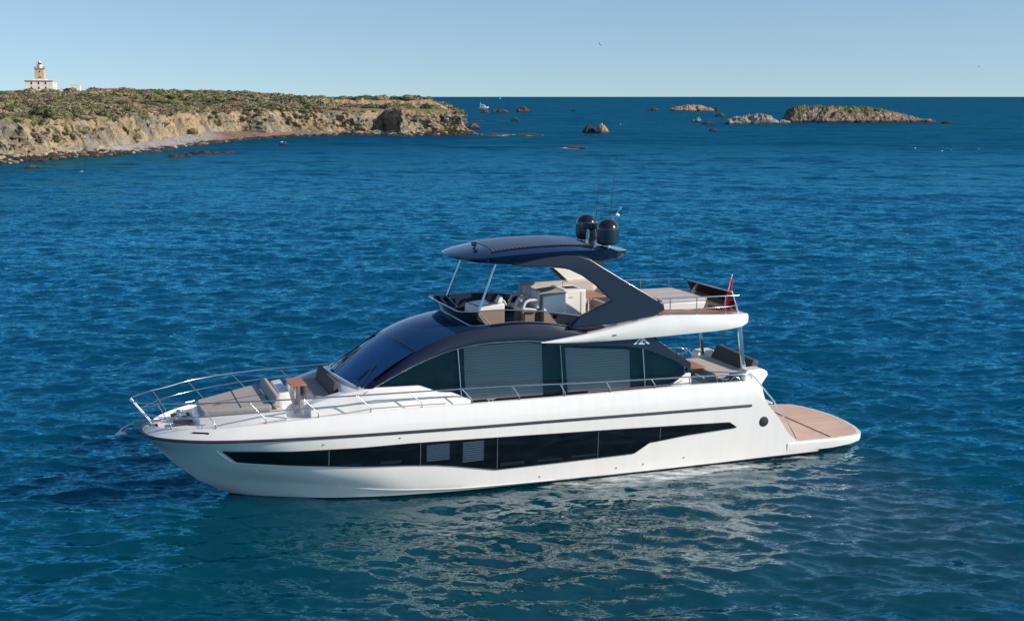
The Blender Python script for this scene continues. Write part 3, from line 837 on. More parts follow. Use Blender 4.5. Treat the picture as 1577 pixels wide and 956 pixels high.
g = G(); g.box(-13.2, -6.95, -1.74, 1.74, 4.54, 4.575); g.obj("flybridge_floor", mat("grey_carpet", (.20,.17,.16), rough=.9), ud)
g = G(); g.box(-11.60, -11.48, 2.12, 2.16, 4.36, 4.39); g.obj("side_light", BLACKM, ud)

# flybridge coaming and its smoked screen
Lh = [(-6.86,0,4.98),(-6.89,.5,4.965),(-6.97,1.0,4.92),(-7.14,1.52,4.84),(-7.34,1.66,4.83),(-7.7,1.71,4.85),(-8.45,1.76,4.90),(-9.25,1.79,4.85),(-10.12,1.82,4.70)]
Th = [(-6.46,0,5.42),(-6.50,.5,5.40),(-6.60,1.0,5.355),(-6.76,1.55,5.28),(-7.0,1.70,5.265),(-7.4,1.75,5.27),(-8.15,1.80,5.28),(-9.25,1.86,5.20),(-10.52,1.90,4.985)]
full = lambda H: [(x, -y, z) for x, y, z in reversed(H[1:])] + list(H)
def dense(H, n=8):
    out = []
    for i in range(len(H)-1):
        a = H[max(i-1, 0)]; b = H[i]; c = H[i+1]; d = H[min(i+2, len(H)-1)]
        for k in range(n): out.append(tuple(float(catmull(a[j], b[j], c[j], d[j], k/n)) for j in range(3)))
    return out + [tuple(H[-1])]
L, T = dense(full(Lh), 4), dense(full(Th), 4)
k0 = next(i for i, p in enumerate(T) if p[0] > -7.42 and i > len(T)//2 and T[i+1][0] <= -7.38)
def scr_part(a, b): 
    g = G(); g.grid([L[a:b], [tuple((np.array(p)*.5+np.array(q)*.5)) for p, q in zip(L[a:b], T[a:b])], T[a:b]]); return g
scr = scr_part(k0, len(T)).obj("flybridge_screen", GLASSF, yacht, angle=60)
scr_part(0, k0+1).obj("darkened_pane", GLASSK, scr, angle=60)  # front and starboard panes, darkened by tint; port keeps the smoked glass
g = G(); g.tube(T, .020, seg=7); g.obj("top_trim", CHROME, scr, angle=60)
g = G(); g.tube([(x+.01, y*1.005, z) for x, y, z in L], .014, seg=7); g.obj("lower_trim", CHROME, scr, angle=60)
for sgn in (1, -1):
    g = G(); g.tube([(-7.34, 1.745*sgn, 5.27), (-7.72, 1.715*sgn, 4.855)], .018, seg=7); g.obj("screen_post", CHROME, scr, angle=60)
    g = G(); g.tube([(-10.50, 1.91*sgn, 4.985), (-10.12, 1.825*sgn, 4.70)], .018, seg=7); g.obj("screen_post", NAVYG, scr, angle=60)
    g = G(); g.tube([(-9.17, 1.855*sgn, 5.20), (-9.17, 1.79*sgn, 4.86)], .012, seg=6); g.obj("screen_post", BLACKM, scr, angle=60)
g = G()
Bm = [(x-(.22 if x > -7.3 else 0), y*.995, z-.30) for x, y, z in L]
In = [(x-.10, y*.955, z-.01) for x, y, z in L]; Ib = [(x-.12, y*.95, 4.57) for x, y, z in L]
g.grid([Bm, L, In, Ib]); g.obj("flybridge_coaming", BLACK, yacht, angle=40)

# arch legs
ya = lambda x, z: 2.035 - 0.10*(z-4.6) + 0.075*min(1, max(0, (z-6.15)/.4))
AP = [(-8.35,6.615),(-8.6,6.575),(-9.1,6.53),(-9.56,6.51),(-9.9,6.47),(-10.18,6.39),(-10.6,6.19),(-11.03,5.88),(-11.52,5.40),(-10.46,4.985),(-10.16,4.665),(-11.6,4.70),(-12.95,4.875),(-13.28,5.03),(-13.25,5.23),(-12.0,5.98),(-11.15,6.49),(-10.85,6.68),(-10.5,6.80),(-10.0,6.84),(-9.4,6.80),(-8.8,6.70)]
for sgn in (1, -1):
    g = G(); g.prism_xz(AP, lambda x, z: ya(x, z)-.17, ya)
    if sgn < 0: g.flip_y()
    arch = g.obj("arch_leg", NAVY, yacht, angle=30, bevel=.03, seg=3)
    g = G(); lp = [(-9.3,6.50),(-9.9,6.44),(-10.3,6.38),(-11.12,5.9),(-11.66,5.42),(-10.75,5.03),(-12.9,4.93),(-13.2,5.06),(-13.17,5.20),(-11.0,6.52)]
    g.prism_xz(lp, lambda x, z: ya(x, z)-.195, lambda x, z: ya(x, z)-.172)
    if sgn < 0: g.flip_y()
    g.obj("arch_lining", WHITE, arch)

# hardtop
HT = [(-6.86,.12,6.79,6.775,6.755),(-6.90,.55,6.815,6.775,6.735),(-7.02,1.0,6.86,6.775,6.705),(-7.30,1.42,6.935,6.785,6.665),(-7.8,1.70,7.03,6.84,6.61),(-8.4,1.80,7.095,6.89,6.575),(-9.2,1.85,7.14,6.935,6.535),(-10,1.865,7.15,6.96,6.505),(-10.7,1.865,7.11,6.955,6.48),(-11.3,1.84,7.03,6.93,6.50),(-11.8,1.74,6.94,6.89,6.56),(-12.1,1.55,6.885,6.86,6.64),(-12.3,1.25,6.855,6.84,6.72),(-12.42,.6,6.835,6.83,6.77)]
ht = {n: pchip([(h[0], h[i]) for h in HT]) for i, n in ((1, 'w'), (2, 'c'), (3, 'e'), (4, 'l'))}
def ht_top(x, y):
    w, c, e = float(ht['w'](x)), float(ht['c'](x)), float(ht['e'](x)); return e+(c-e)*(1-min(1, abs(y)/w)**2.6)
g = G(); rings = []
xs = [-6.86,-6.88,-6.92,-6.98,-7.06,-7.18,-7.3,-7.5,-7.8,-8.1,-8.5,-9,-9.5,-10,-10.4,-10.8,-11.2,-11.5,-11.8,-12,-12.15,-12.3,-12.38,-12.42]
for x in xs:
    w, e, l = (float(ht[k](x)) for k in 'wel')
    r = [(x, w*.80, l), (x, w*.95, l+.3*(e-l)), (x, w*.995, e-.02*min(1,(e-l)*8))]
    r += [(x, w*f, ht_top(x, w*f)) for f in (1.0,.96,.9,.8,.65,.5,.3,.1)]
    r = r + [(a, -b, c) for a, b, c in reversed(r)]
    rings.append(r)
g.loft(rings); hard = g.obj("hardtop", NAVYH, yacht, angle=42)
g = G()
for i in range(26):
    x = -7.95 - i*.122; y = 1.30 - .25*max(0, (-9.8-x))/1.4*0
    pts = np.linspace(-y, y, 9)
    g.grid([[(x, q, ht_top(x, q)+.012) for q in pts], [(x-.085, q, ht_top(x-.085, q)+.032) for q in pts], [(x-.09, q, ht_top(x-.09, q)+.006) for q in pts]])
g.obj("roof_louvre", SLAT, hard, angle=30, weld=0)
g = G()
for s_ in (1, -1): g.tube([(x, 1.36*s_, ht_top(x, 1.36)+.012) for x in np.linspace(-7.85, -11.15, 14)], .018, seg=6)
g.obj("louvre_rail", BLACK, hard)
g = G(); g.lathe([(.055, 0), (.055, .03), (.02, .05), (.02, .10)], (-7.6, .55, ht_top(-7.6, .55)-.01), seg=12)
g.tube([(-7.66, .55, 7.13), (-7.52, .55, 7.13)], [.06, .065], seg=12); g.tube([(-7.64, .55, 7.06), (-7.60, .55, 7.0)], .03, seg=8)
g.obj("searchlight", BLACK, hard)
for sgn in (1, -1):
    g = G(); g.tube([(-7.38, 1.68*sgn, 5.26), (-7.92, 1.60*sgn, 6.62)], .035, seg=10); g.obj("hardtop_strut", CHROME, hard, angle=60)
    g = G()
    for x in (-11.7,): g.lathe([(.03, 0), (.03, .03), (.02, .04)], (x, 1.2*sgn, ht_top(x, 1.2)-.005), seg=8)
    g.obj("deck_fitting", CHROME, hard)

# domes, radar, whips and the mast light
for sgn in (1, -1):
    g = G(); r = .35
    prof = [(0, -.02), (.16, -.02), (.30, .02), (r, .06), (r, .46)] + [(r*math.cos(a), .46 + r*.95*math.sin(a)) for a in np.linspace(.08, math.pi/2, 12)]
    prof[-1] = (0, prof[-1][1])
    g.lathe(prof, (-11.82, .86*sgn, 6.99), seg=32); dome = g.obj("radar_dome", BLACK, yacht, angle=40)
    g = G(); g.lathe([(.12, 6.86), (.10, 6.98)], (-11.82, .86*sgn, 0), seg=14); g.lathe([(.05, 6.86), (.05, 6.92)], (-11.55, .62*sgn, 0), seg=8); g.obj("dome_foot", CHROME, dome)
g = G(); g.lathe([(0, 7.42), (.26, 7.42), (.30, 7.46), (.30, 7.56), (.26, 7.60), (0, 7.61)], (-11.60, 0, 0), seg=26); rad = g.obj("radar_scanner", BLACK, yacht, angle=40)
g = G(); g.hexa([(-11.48,-.13,6.92),(-11.78,-.13,6.92),(-11.78,.13,6.92),(-11.48,.13,6.92),(-11.52,-.10,7.42),(-11.74,-.10,7.42),(-11.74,.10,7.42),(-11.52,.10,7.42)]); g.obj("radar_pedestal", CHROME, rad, bevel=.01)
g = G(); g.tube([(-11.92, -.25, 7.0), (-11.88, -.25, 7.55), (-12.06, -.25, 9.70)], [.016, .012, .005], seg=6); g.obj("whip_antenna", BLACKM, yacht)
g = G(); g.tube([(-12.22, .05, 6.9), (-12.22, .05, 7.53), (-12.46, .05, 9.80)], [.016, .012, .005], seg=6); g.obj("whip_antenna", BLACKM, yacht)
g = G(); g.tube([(-12.0, .0, 6.88), (-12.35, 0, 7.67), (-12.60, 0, 8.0)], [.04, .032, .03], seg=8)
g.lathe([(0, 0), (.05, 0), (.05, .09), (.0, .10)], (-12.61, 0, 7.98), seg=10); g.tube([(-12.48, 0, 7.84), (-12.56, 0, 7.80)], .03, seg=8)
g.obj("mast_light", CHROME, yacht, angle=40)

# ------------------------------------------------------------------ flybridge furniture
g = G(); g.hexa([(-7.45,-.15,4.58),(-8.42,-.15,4.58),(-8.42,.98,4.58),(-7.45,.98,4.58),(-7.50,-.10,5.24),(-8.42,-.10,5.34),(-8.42,.98,5.34),(-7.62,.98,5.24)])
con = g.obj("helm_console", WHITE, yacht, bevel=.025)
g = G(); g.hexa([(-7.58,-.05,5.255),(-8.05,-.05,5.304),(-8.05,.86,5.304),(-7.66,.86,5.262),(-7.58,-.05,5.27),(-8.05,-.05,5.32),(-8.05,.86,5.32),(-7.66,.86,5.278)]); g.obj("dash_top", BLACK, con)
g = G(); g.hexa([(-8.10,.05,5.32),(-8.30,.05,5.33),(-8.30,.42,5.33),(-8.10,.42,5.32),(-8.22,.05,5.50),(-8.30,.05,5.50),(-8.30,.42,5.50),(-8.22,.42,5.50)]); g.obj("instrument_pod", BLACKM, con, bevel=.02)
g = G(); c = Vector((-8.46, .62, 5.38)); ax = Vector((-.75, 0, .55)).normalized(); u = Vector((0, 1, 0)); w_ = ax.cross(u)
g.tube([tuple(c + (u*math.cos(a)+w_*math.sin(a))*.19) for a in np.linspace(0, 2*math.pi, 24, endpoint=False)], .022, seg=7, closed=True)
for a in (0, 2.1, 4.2): g.tube([tuple(c), tuple(c + (u*math.cos(a)+w_*math.sin(a))*.19)], .012, seg=6)
g.tube([tuple(c), tuple(c - ax*.16)], .03, seg=8); g.obj("steering_wheel", VINYL, con, angle=60)
g = G(); g.hexa([(-8.20,.62,5.33),(-8.38,.62,5.335),(-8.38,.92,5.335),(-8.20,.92,5.33),(-8.28,.62,5.52),(-8.40,.62,5.55),(-8.40,.86,5.55),(-8.28,.86,5.52)]); g.obj("side_screen", VINYL, con, bevel=.03)
for yc in (.72, .05):
    g = G(); g.hexa([(-8.98,yc-.28,5.02),(-9.46,yc-.28,4.99),(-9.46,yc+.28,4.99),(-8.98,yc+.28,5.02),(-8.96,yc-.28,5.16),(-9.46,yc-.28,5.12),(-9.46,yc+.28,5.12),(-8.96,yc+.28,5.16)])
    seat = g.obj("helm_seat", VINYL, yacht, bevel=.05, seg=3)
    for k in (-1, 1):
        g = G(); y0 = yc + k*.15
        g.hexa([(-9.40,y0-.14,5.12),(-9.54,y0-.14,5.12),(-9.54,y0+.14,5.12),(-9.40,y0+.14,5.12),(-9.46,y0-.13,5.68),(-9.56,y0-.13,5.68),(-9.56,y0+.13,5.68),(-9.46,y0+.13,5.68)])
        g.obj("backrest", mat("pale_grey_vinyl_%d" % (k+2), (.50,.51,.53), rough=.5), seat, bevel=.04, seg=3)
        g = G(); ya_ = yc + k*.31
        g.tube([(-8.97, ya_, 5.02), (-9.0, ya_, 5.22), (-9.08, ya_, 5.36), (-9.20, ya_, 5.40), (-9.50, ya_, 5.41)], [.045, .05, .05, .05, .045], seg=8)
        g.obj("armrest", VINYL, seat, angle=60)
    g = G(); g.hexa([(-9.08,yc-.16,4.58),(-9.44,yc-.16,4.58),(-9.44,yc+.16,4.58),(-9.08,yc+.16,4.58),(-9.10,yc-.18,5.0),(-9.42,yc-.18,5.0),(-9.42,yc+.18,5.0),(-9.10,yc+.18,5.0)]); g.obj("seat_pillar", VINYL, seat, bevel=.02)
g = G(); g.hexa([(-9.64,-.2,4.58),(-10.38,-.2,4.58),(-10.38,1.05,4.58),(-9.64,1.05,4.58),(-9.64,-.2,5.48),(-10.38,-.2,5.56),(-10.38,1.05,5.56),(-9.64,1.05,5.48)])
bar = g.obj("wet_bar_cabinet", WHITE, yacht, bevel=.03)
g = G(); g.hexa([(-9.60,-.25,5.485),(-10.40,-.25,5.565),(-10.40,1.08,5.565),(-9.60,1.08,5.485),(-9.60,-.25,5.52),(-10.40,-.25,5.60),(-10.40,1.08,5.60),(-9.60,1.08,5.52)]); g.obj("bar_top", FABL, bar, bevel=.012)
g = G(); g.box(-9.95, -10.08, 1.052, 1.06, 4.80, 4.92); g.obj("bar_vent", BLACKM, bar)
g = G(); g.box(-11.12, -10.40, -.35, .84, 4.58, 5.62); bar2 = g.obj("wet_bar_cabinet", WHITE, yacht, bevel=.03)
g = G(); g.box(-10.98, -10.60, .1, .5, 5.622, 5.632); g.obj("hob", BLACKM, bar2)
g = G(); g.tube([(-10.55, .3, 5.62), (-10.55, .3, 5.78), (-10.60, .3, 5.82), (-10.70, .3, 5.82), (-10.72, .3, 5.78)], .014, seg=7); g.obj("tap", CHROME, bar2, angle=60)
g = G(); g.box(-10.97, -10.955, .842, .85, 4.75, 5.55); g.box(-10.70, -10.55, .842, .85, 5.38, 5.40); g.obj("cabinet_door_gap", GREYP, bar2)
g = G(); g.hexa([(-9.7,-1.72,4.58),(-12.3,-1.72,4.58),(-12.3,-1.05,4.58),(-9.7,-1.05,4.58),(-9.7,-1.72,5.0),(-12.3,-1.72,5.0),(-12.3,-1.05,5.0),(-9.7,-1.05,5.0)])
sofa = g.obj("flybridge_sofa", FABL, yacht, bevel=.03)
g = G(); g.hexa([(-9.75,-1.80,4.95),(-12.4,-1.80,4.95),(-12.4,-1.52,4.95),(-9.75,-1.52,4.95),(-9.85,-1.84,5.52),(-12.4,-1.84,5.56),(-12.4,-1.60,5.56),(-9.85,-1.60,5.50)]); g.obj("backrest", FABL, sofa, bevel=.05, seg=3)
g = G(); g.hexa([(-12.75,-1.7,4.58),(-13.2,-1.7,4.58),(-13.2,.9,4.58),(-12.75,.9,4.58),(-12.75,-1.7,5.3),(-12.95,-1.7,5.45),(-12.95,.9,5.45),(-12.75,.9,5.3)]); g.obj("backrest", FABL, sofa, bevel=.05, seg=3)
g = G(); g.box(-12.7, -12.1, -1.5, .8, 4.58, 5.0); g.obj("seat", FABL, sofa, bevel=.04, seg=3)
g = G(); g.box(-12.05, -11.30, -.95, .35, 5.26, 5.30); ft = g.obj("flybridge_table", TEAKT, yacht, bevel=.01)
g = G(); g.lathe([(.2, 4.58), (.2, 4.60), (.05, 4.63), (.05, 5.26)], (-11.7, -.3, 0), seg=12); g.obj("pedestal", CHROME, ft)

# after part of the upper deck
g = G(); g.hexa([(-13.55,-1.15,4.88),(-15.0,-1.15,4.84),(-15.0,1.2,4.84),(-13.55,1.2,4.88),(-13.5,-1.2,5.10),(-15.08,-1.2,5.10),(-15.08,1.25,5.10),(-13.5,1.25,5.10)])
fp = g.obj("upper_sunpad", WHITE, yacht, bevel=.03)
for y0, y1 in ((-1.2, -.42), (-.40, .40), (.42, 1.22)):
    g = G(); g.box(-15.06, -13.52, y0, y1, 5.10, 5.21); g.obj("cushion", FABL, fp, bevel=.035, seg=3)
g = G(); g.hexa([(-15.1,-1.2,4.82),(-15.35,-1.2,4.82),(-15.35,.9,4.82),(-15.1,.9,4.82),(-15.1,-1.2,5.12),(-15.3,-1.2,5.15),(-15.3,.9,5.15),(-15.1,.9,5.12)]); g.obj("cushion", FAB, fp, bevel=.03)
g = G(); g.hexa([(-15.80,-1.55,5.36),(-16.04,-1.55,4.74),(-16.04,1.55,4.74),(-15.80,1.55,5.40),(-15.83,-1.55,5.36),(-16.07,-1.55,4.74),(-16.07,1.55,4.74),(-15.83,1.55,5.40)])
ag = g.obj("stern_screen", GLASSF, yacht)
g = G(); g.tube([(-16.06,-1.56,4.72),(-15.82,-1.56,5.37),(-15.82,1.56,5.41),(-16.06,1.56,4.72)], .026, seg=8); g.obj("screen_frame", CHROME, ag, angle=60)
for sgn in (1, -1):
    g = G(); g.tube([(-13.15, 2.06, 5.40), (-14.3, 2.08, 5.39), (-15.5, 2.02, 5.37), (-15.85, 1.95, 5.36)], .019, seg=8)
    g.tube([(-13.3, 2.07, 4.98), (-14.3, 2.09, 5.03), (-15.5, 2.03, 5.03), (-15.98, 1.75, 5.03)], .013, seg=7)
    if sgn < 0: g.flip_y()
    ur = g.obj("upper_rail", CHROME, yacht, angle=60)
    for x, y in ((-13.42, 2.06), (-14.32, 2.07), (-15.35, 2.02)):
        g = G(); g.tube([(x, y, 4.78), (x, y, 5.385)], .016, seg=7)
        if sgn < 0: g.flip_y()
        g.obj("stanchion", CHROME, ur, angle=60)
g = G(); g.tube([(-15.74, 1.15, 4.80), (-16.02, 1.15, 5.86)], .014, seg=7); g.lathe([(0, 0), (.03, .01), (.025, .05), (0, .06)], (-16.02, 1.15, 5.85), seg=10); g.obj("flag_staff", VINYL, yacht, angle=60)
# limp red flag on the staff: a thing of its own
g = G(); rows = []
for i in range(19):
    t = i/18; row = []
    for j in range(13):
        s_ = j/12
        sp = Vector((-16.0, 1.15, 5.80)) + (Vector((-15.76, 1.15, 4.90)) - Vector((-16.0, 1.15, 5.80)))*t
        wv = .055*math.sin(s_*10+t*3.5)*s_**.5*(0.4+t)
        dx = -.075*s_*(1+1.6*t) + .05*math.sin(s_*5+1)*t*.6
        row.append((sp.x + dx + .02, sp.y + wv + .012, sp.z - .22*s_*(.3+.5*t)))
    rows.append(row)
g.grid(rows)
flag = g.obj("ensign_flag", RED, None, angle=70)
flag.matrix_world = Matrix.Translation(Vector(YROOT)) @ Matrix.Rotation(YROT, 4, 'Z')
so_ = flag.modifiers.new("cloth_thickness", 'SOLIDIFY'); so_.thickness = .006
tag(flag, "red flag hanging limp from the staff on the yacht's upper deck stern", "flag")
g = G(); g.grid([[(-15.84+.006*k, 1.165+.03*math.sin(k), 5.20-.03*k) for k in range(8)], [(-15.96+.008*k, 1.13+.05*math.sin(k+1), 5.08-.035*k) for k in range(8)]])
canton = g.obj("canton", mat("ochre_flag_patch", (.50, .22, .06), rough=.8), flag, angle=70)

# ------------------------------------------------------------------ cockpit
for sgn in (1, -1):
    g = G(); g.hexa([(-16.32,1.38,2.78),(-16.44,1.38,2.78),(-16.44,1.50,2.78),(-16.32,1.50,2.78),(-16.10,1.38,4.36),(-16.22,1.38,4.36),(-16.22,1.50,4.36),(-16.10,1.50,4.36)])
    if sgn < 0: g.flip_y()
    g.obj("deck_pillar", CHROME, yacht, bevel=.015)
g = G()
sec = [(-16.18, 2.0), (-16.20, 2.86), (-16.28, 2.915), (-16.80, 2.93), (-16.98, 2.84), (-17.02, 2.72), (-16.80, 2.42), (-17.15, 1.2), (-17.3, .60), (-16.3, .60)]
low = [(x, min(z, 2.66)) for x, z in sec]
g.loft([[(x, y, z) for x, z in s_] for y, s_ in ((-1.88, sec), (-1.42, sec), (-1.36, low), (1.36, low), (1.42, sec), (1.88, sec))])
tr = g.obj("transom", WHITE, yacht, angle=25, bevel=.03)
g = G(); g.box(-16.30, -15.15, -1.15, 1.05, 1.9, 2.40); cs = g.obj("cockpit_sofa", WHITE, yacht, bevel=.02)
g = G(); g.box(-16.72, -15.45, -1.32, 1.30, 2.56, 2.72)
g.box(-15.95, -15.15, .30, 1.02, 2.40, 2.57); g.obj("seat_cushion", FABL, cs, bevel=.035, seg=3)
g = G(); g.hexa([(-16.60,-1.30,2.70),(-16.98,-1.30,2.80),(-16.98,1.30,2.80),(-16.60,1.30,2.70),(-16.84,-1.28,3.16),(-17.03,-1.28,3.14),(-17.03,1.25,3.06),(-16.84,1.25,3.08)]); g.obj("backrest_cushion", FABD, cs, bevel=.04, seg=3)
g = G(); g.box(-15.55, -14.75, -.75, .45, 2.74, 2.79); ct = g.obj("cockpit_table", TEAKT, yacht, bevel=.012)
g = G(); g.lathe([(.22, 1.9), (.22, 1.93), (.06, 1.97), (.06, 2.74)], (-15.1, -.1, 0), seg=14); g.obj("pedestal", CHROME, ct)
# stern gate bar, mooring gear on the quarter
for sgn in (1, -1):
    g = G(); g.tube([(-15.86, 1.95, 2.40), (-15.90, 1.97, 2.80), (-16.2, 1.95, 2.90)], .02, seg=8)
    g.tube([(-15.4, 2.0, 2.45), (-15.75, 2.0, 2.78), (-15.9, 1.99, 2.70), (-16.1, 2.05, 2.5)], .018, seg=8)
    if sgn < 0: g.flip_y()
    g.obj("stern_gate", CHROME, yacht, angle=60)
# steps up from the platform on each side
for sgn in (1, -1):
    g = G()
    for i in range(5): g.box(-17.55+.27*i, -16.2, 1.90, 2.28, .56+.27*i, .56+.27*(i+1))
    if sgn < 0: g.flip_y()
    g.obj("stern_steps", WHITE, yacht, bevel=.01)

# ------------------------------------------------------------------ sea
ROCKS = [  # name, x, y, width, depth, height, kind, label
    ('sea_rock', -13.8, 471.7, 4.95, 2.64, 2.22, 'brown', 'pointed brown rock standing just off the headland tip'),
    ('reef', -4.1, 401.3, 8.88, 13.79, 0.39, 'reef', 'low flat reef running out from the foot of the headland'),
    ('reef', 5.2, 398.4, 7.53, 11.69, 0.35, 'reef', 'low dark reef lying apart, beyond the end of the flat reef'),
    ('reef', -18.1, 618.9, 10.29, 15.98, 0.35, 'dark', 'thin dark reef line behind the headland tip'),
    ('reef', -5.8, 623.2, 4.90, 7.61, 0.35, 'dark', 'thin low reef just left of the small dark two-humped rock'),
    ('sea_rock', 1.5, 624.2, 4.64, 2.48, 1.64, 'dark', 'small dark humped rock at the right end of the thin reef line'),
    ('sea_rock', -19.6, 952.3, 6.97, 3.72, 2.50, 'brown', 'low brown rock straight below the distant white cruiser'),
    ('sea_rock', -8.8, 965.3, 12.74, 6.80, 2.62, 'brown', 'long jagged brown rock right of the one below the cruiser'),
    ('sea_rock', 8.1, 1001.3, 9.36, 5.00, 4.46, 'brown', 'reddish pyramid rock at the right end of the row near the cruiser'),
    ('sea_rock', 50.6, 1072.9, 4.37, 2.33, 1.43, 'dark', 'tiny lone dark rock in open water left of centre of the far islets'),
    ('sea_rock', 24.7, 421.0, 4.29, 2.29, 2.60, 'dark', 'dark wet rounded half of the twin rock in mid channel'),
    ('sea_rock', 28.5, 418.9, 5.12, 2.73, 3.46, 'ochre', 'ochre pointed half of the twin rock in mid channel'),
    ('reef', 14.0, 298.6, 5.13, 7.49, 0.35, 'reef', 'low wave-washed rock with white surf at both ends'),
    ('sea_rock', 115.2, 1074.1, 9.28, 4.95, 2.87, 'dark', 'low dark rock left of the pale boulder islet'),
    ('rock_islet', 147.3, 1070.0, 32.44, 17.32, 4.84, 'ochre', 'pale ochre boulder islet far out near the horizon'),
    ('sea_rock', 167.9, 1073.2, 5.46, 2.91, 2.39, 'dark', 'small dark stone touching the right side of the pale boulder islet'),
    ('sea_rock', 121.3, 761.9, 7.36, 3.93, 2.26, 'dark', 'dark pointed rock in front of the pale boulder islet'),
    ('sea_rock', 85.4, 604.9, 4.46, 2.38, 2.24, 'grey', 'small pale-topped rock, leftmost of the row leading to the grassy islet'),
    ('sea_rock', 81.9, 548.7, 5.03, 2.68, 1.36, 'dark', 'low black rock, second in the row leading to the grassy islet'),
    ('sea_rock', 91.4, 555.2, 5.08, 2.71, 2.20, 'grey', 'rounded grey rock beside the large boulder heap'),
    ('rock_islet', 104.5, 565.2, 19.44, 10.38, 4.31, 'grey', 'large heap of grey boulders left of the grassy islet'),
    ('sea_rock', 117.4, 568.9, 6.65, 3.55, 1.69, 'grey', 'low rubble of stones joining the boulder heap to the grassy islet'),
    ('sea_rock', 67.4, 439.6, 3.14, 1.67, 1.11, 'dark', 'nearest black rock, alone in front of the boulder row'),
    ('sea_rock', 188.7, 567.3, 5.48, 2.93, 1.29, 'dark', 'low dark rock off the right end of the grassy islet'),
    ('sea_rock', -55.0, 315.8, 2.74, 1.46, 0.70, 'brown', 'small brown rock with two gulls in the bay below the cliffs'),
    ('sea_rock', -77.9, 212.5, 2.72, 1.45, 0.58, 'brown', 'reddish-brown rock awash near the left edge of the bay'),
    ('shore_rock', -65.1, 258.3, 2.37, 1.27, 1.15, 'dark', 'dark shore rock at the left end of the reef off the pebble beach'),
    ('shore_rock', -63.8, 263.6, 2.28, 3.54, 0.35, 'dark', 'second rock of the reef off the pebble beach, low and brown'),
    ('shore_rock', -62.4, 268.7, 2.47, 1.32, 0.93, 'dark', 'middle rock of the reef off the pebble beach'),
    ('shore_rock', -60.5, 271.6, 1.67, 0.89, 0.67, 'dark', 'small dark rock near the seaward end of the pebble beach reef'),
    ('shore_rock', -58.7, 273.3, 1.95, 1.04, 0.81, 'dark', 'black outermost rock of the pebble beach reef'),
]

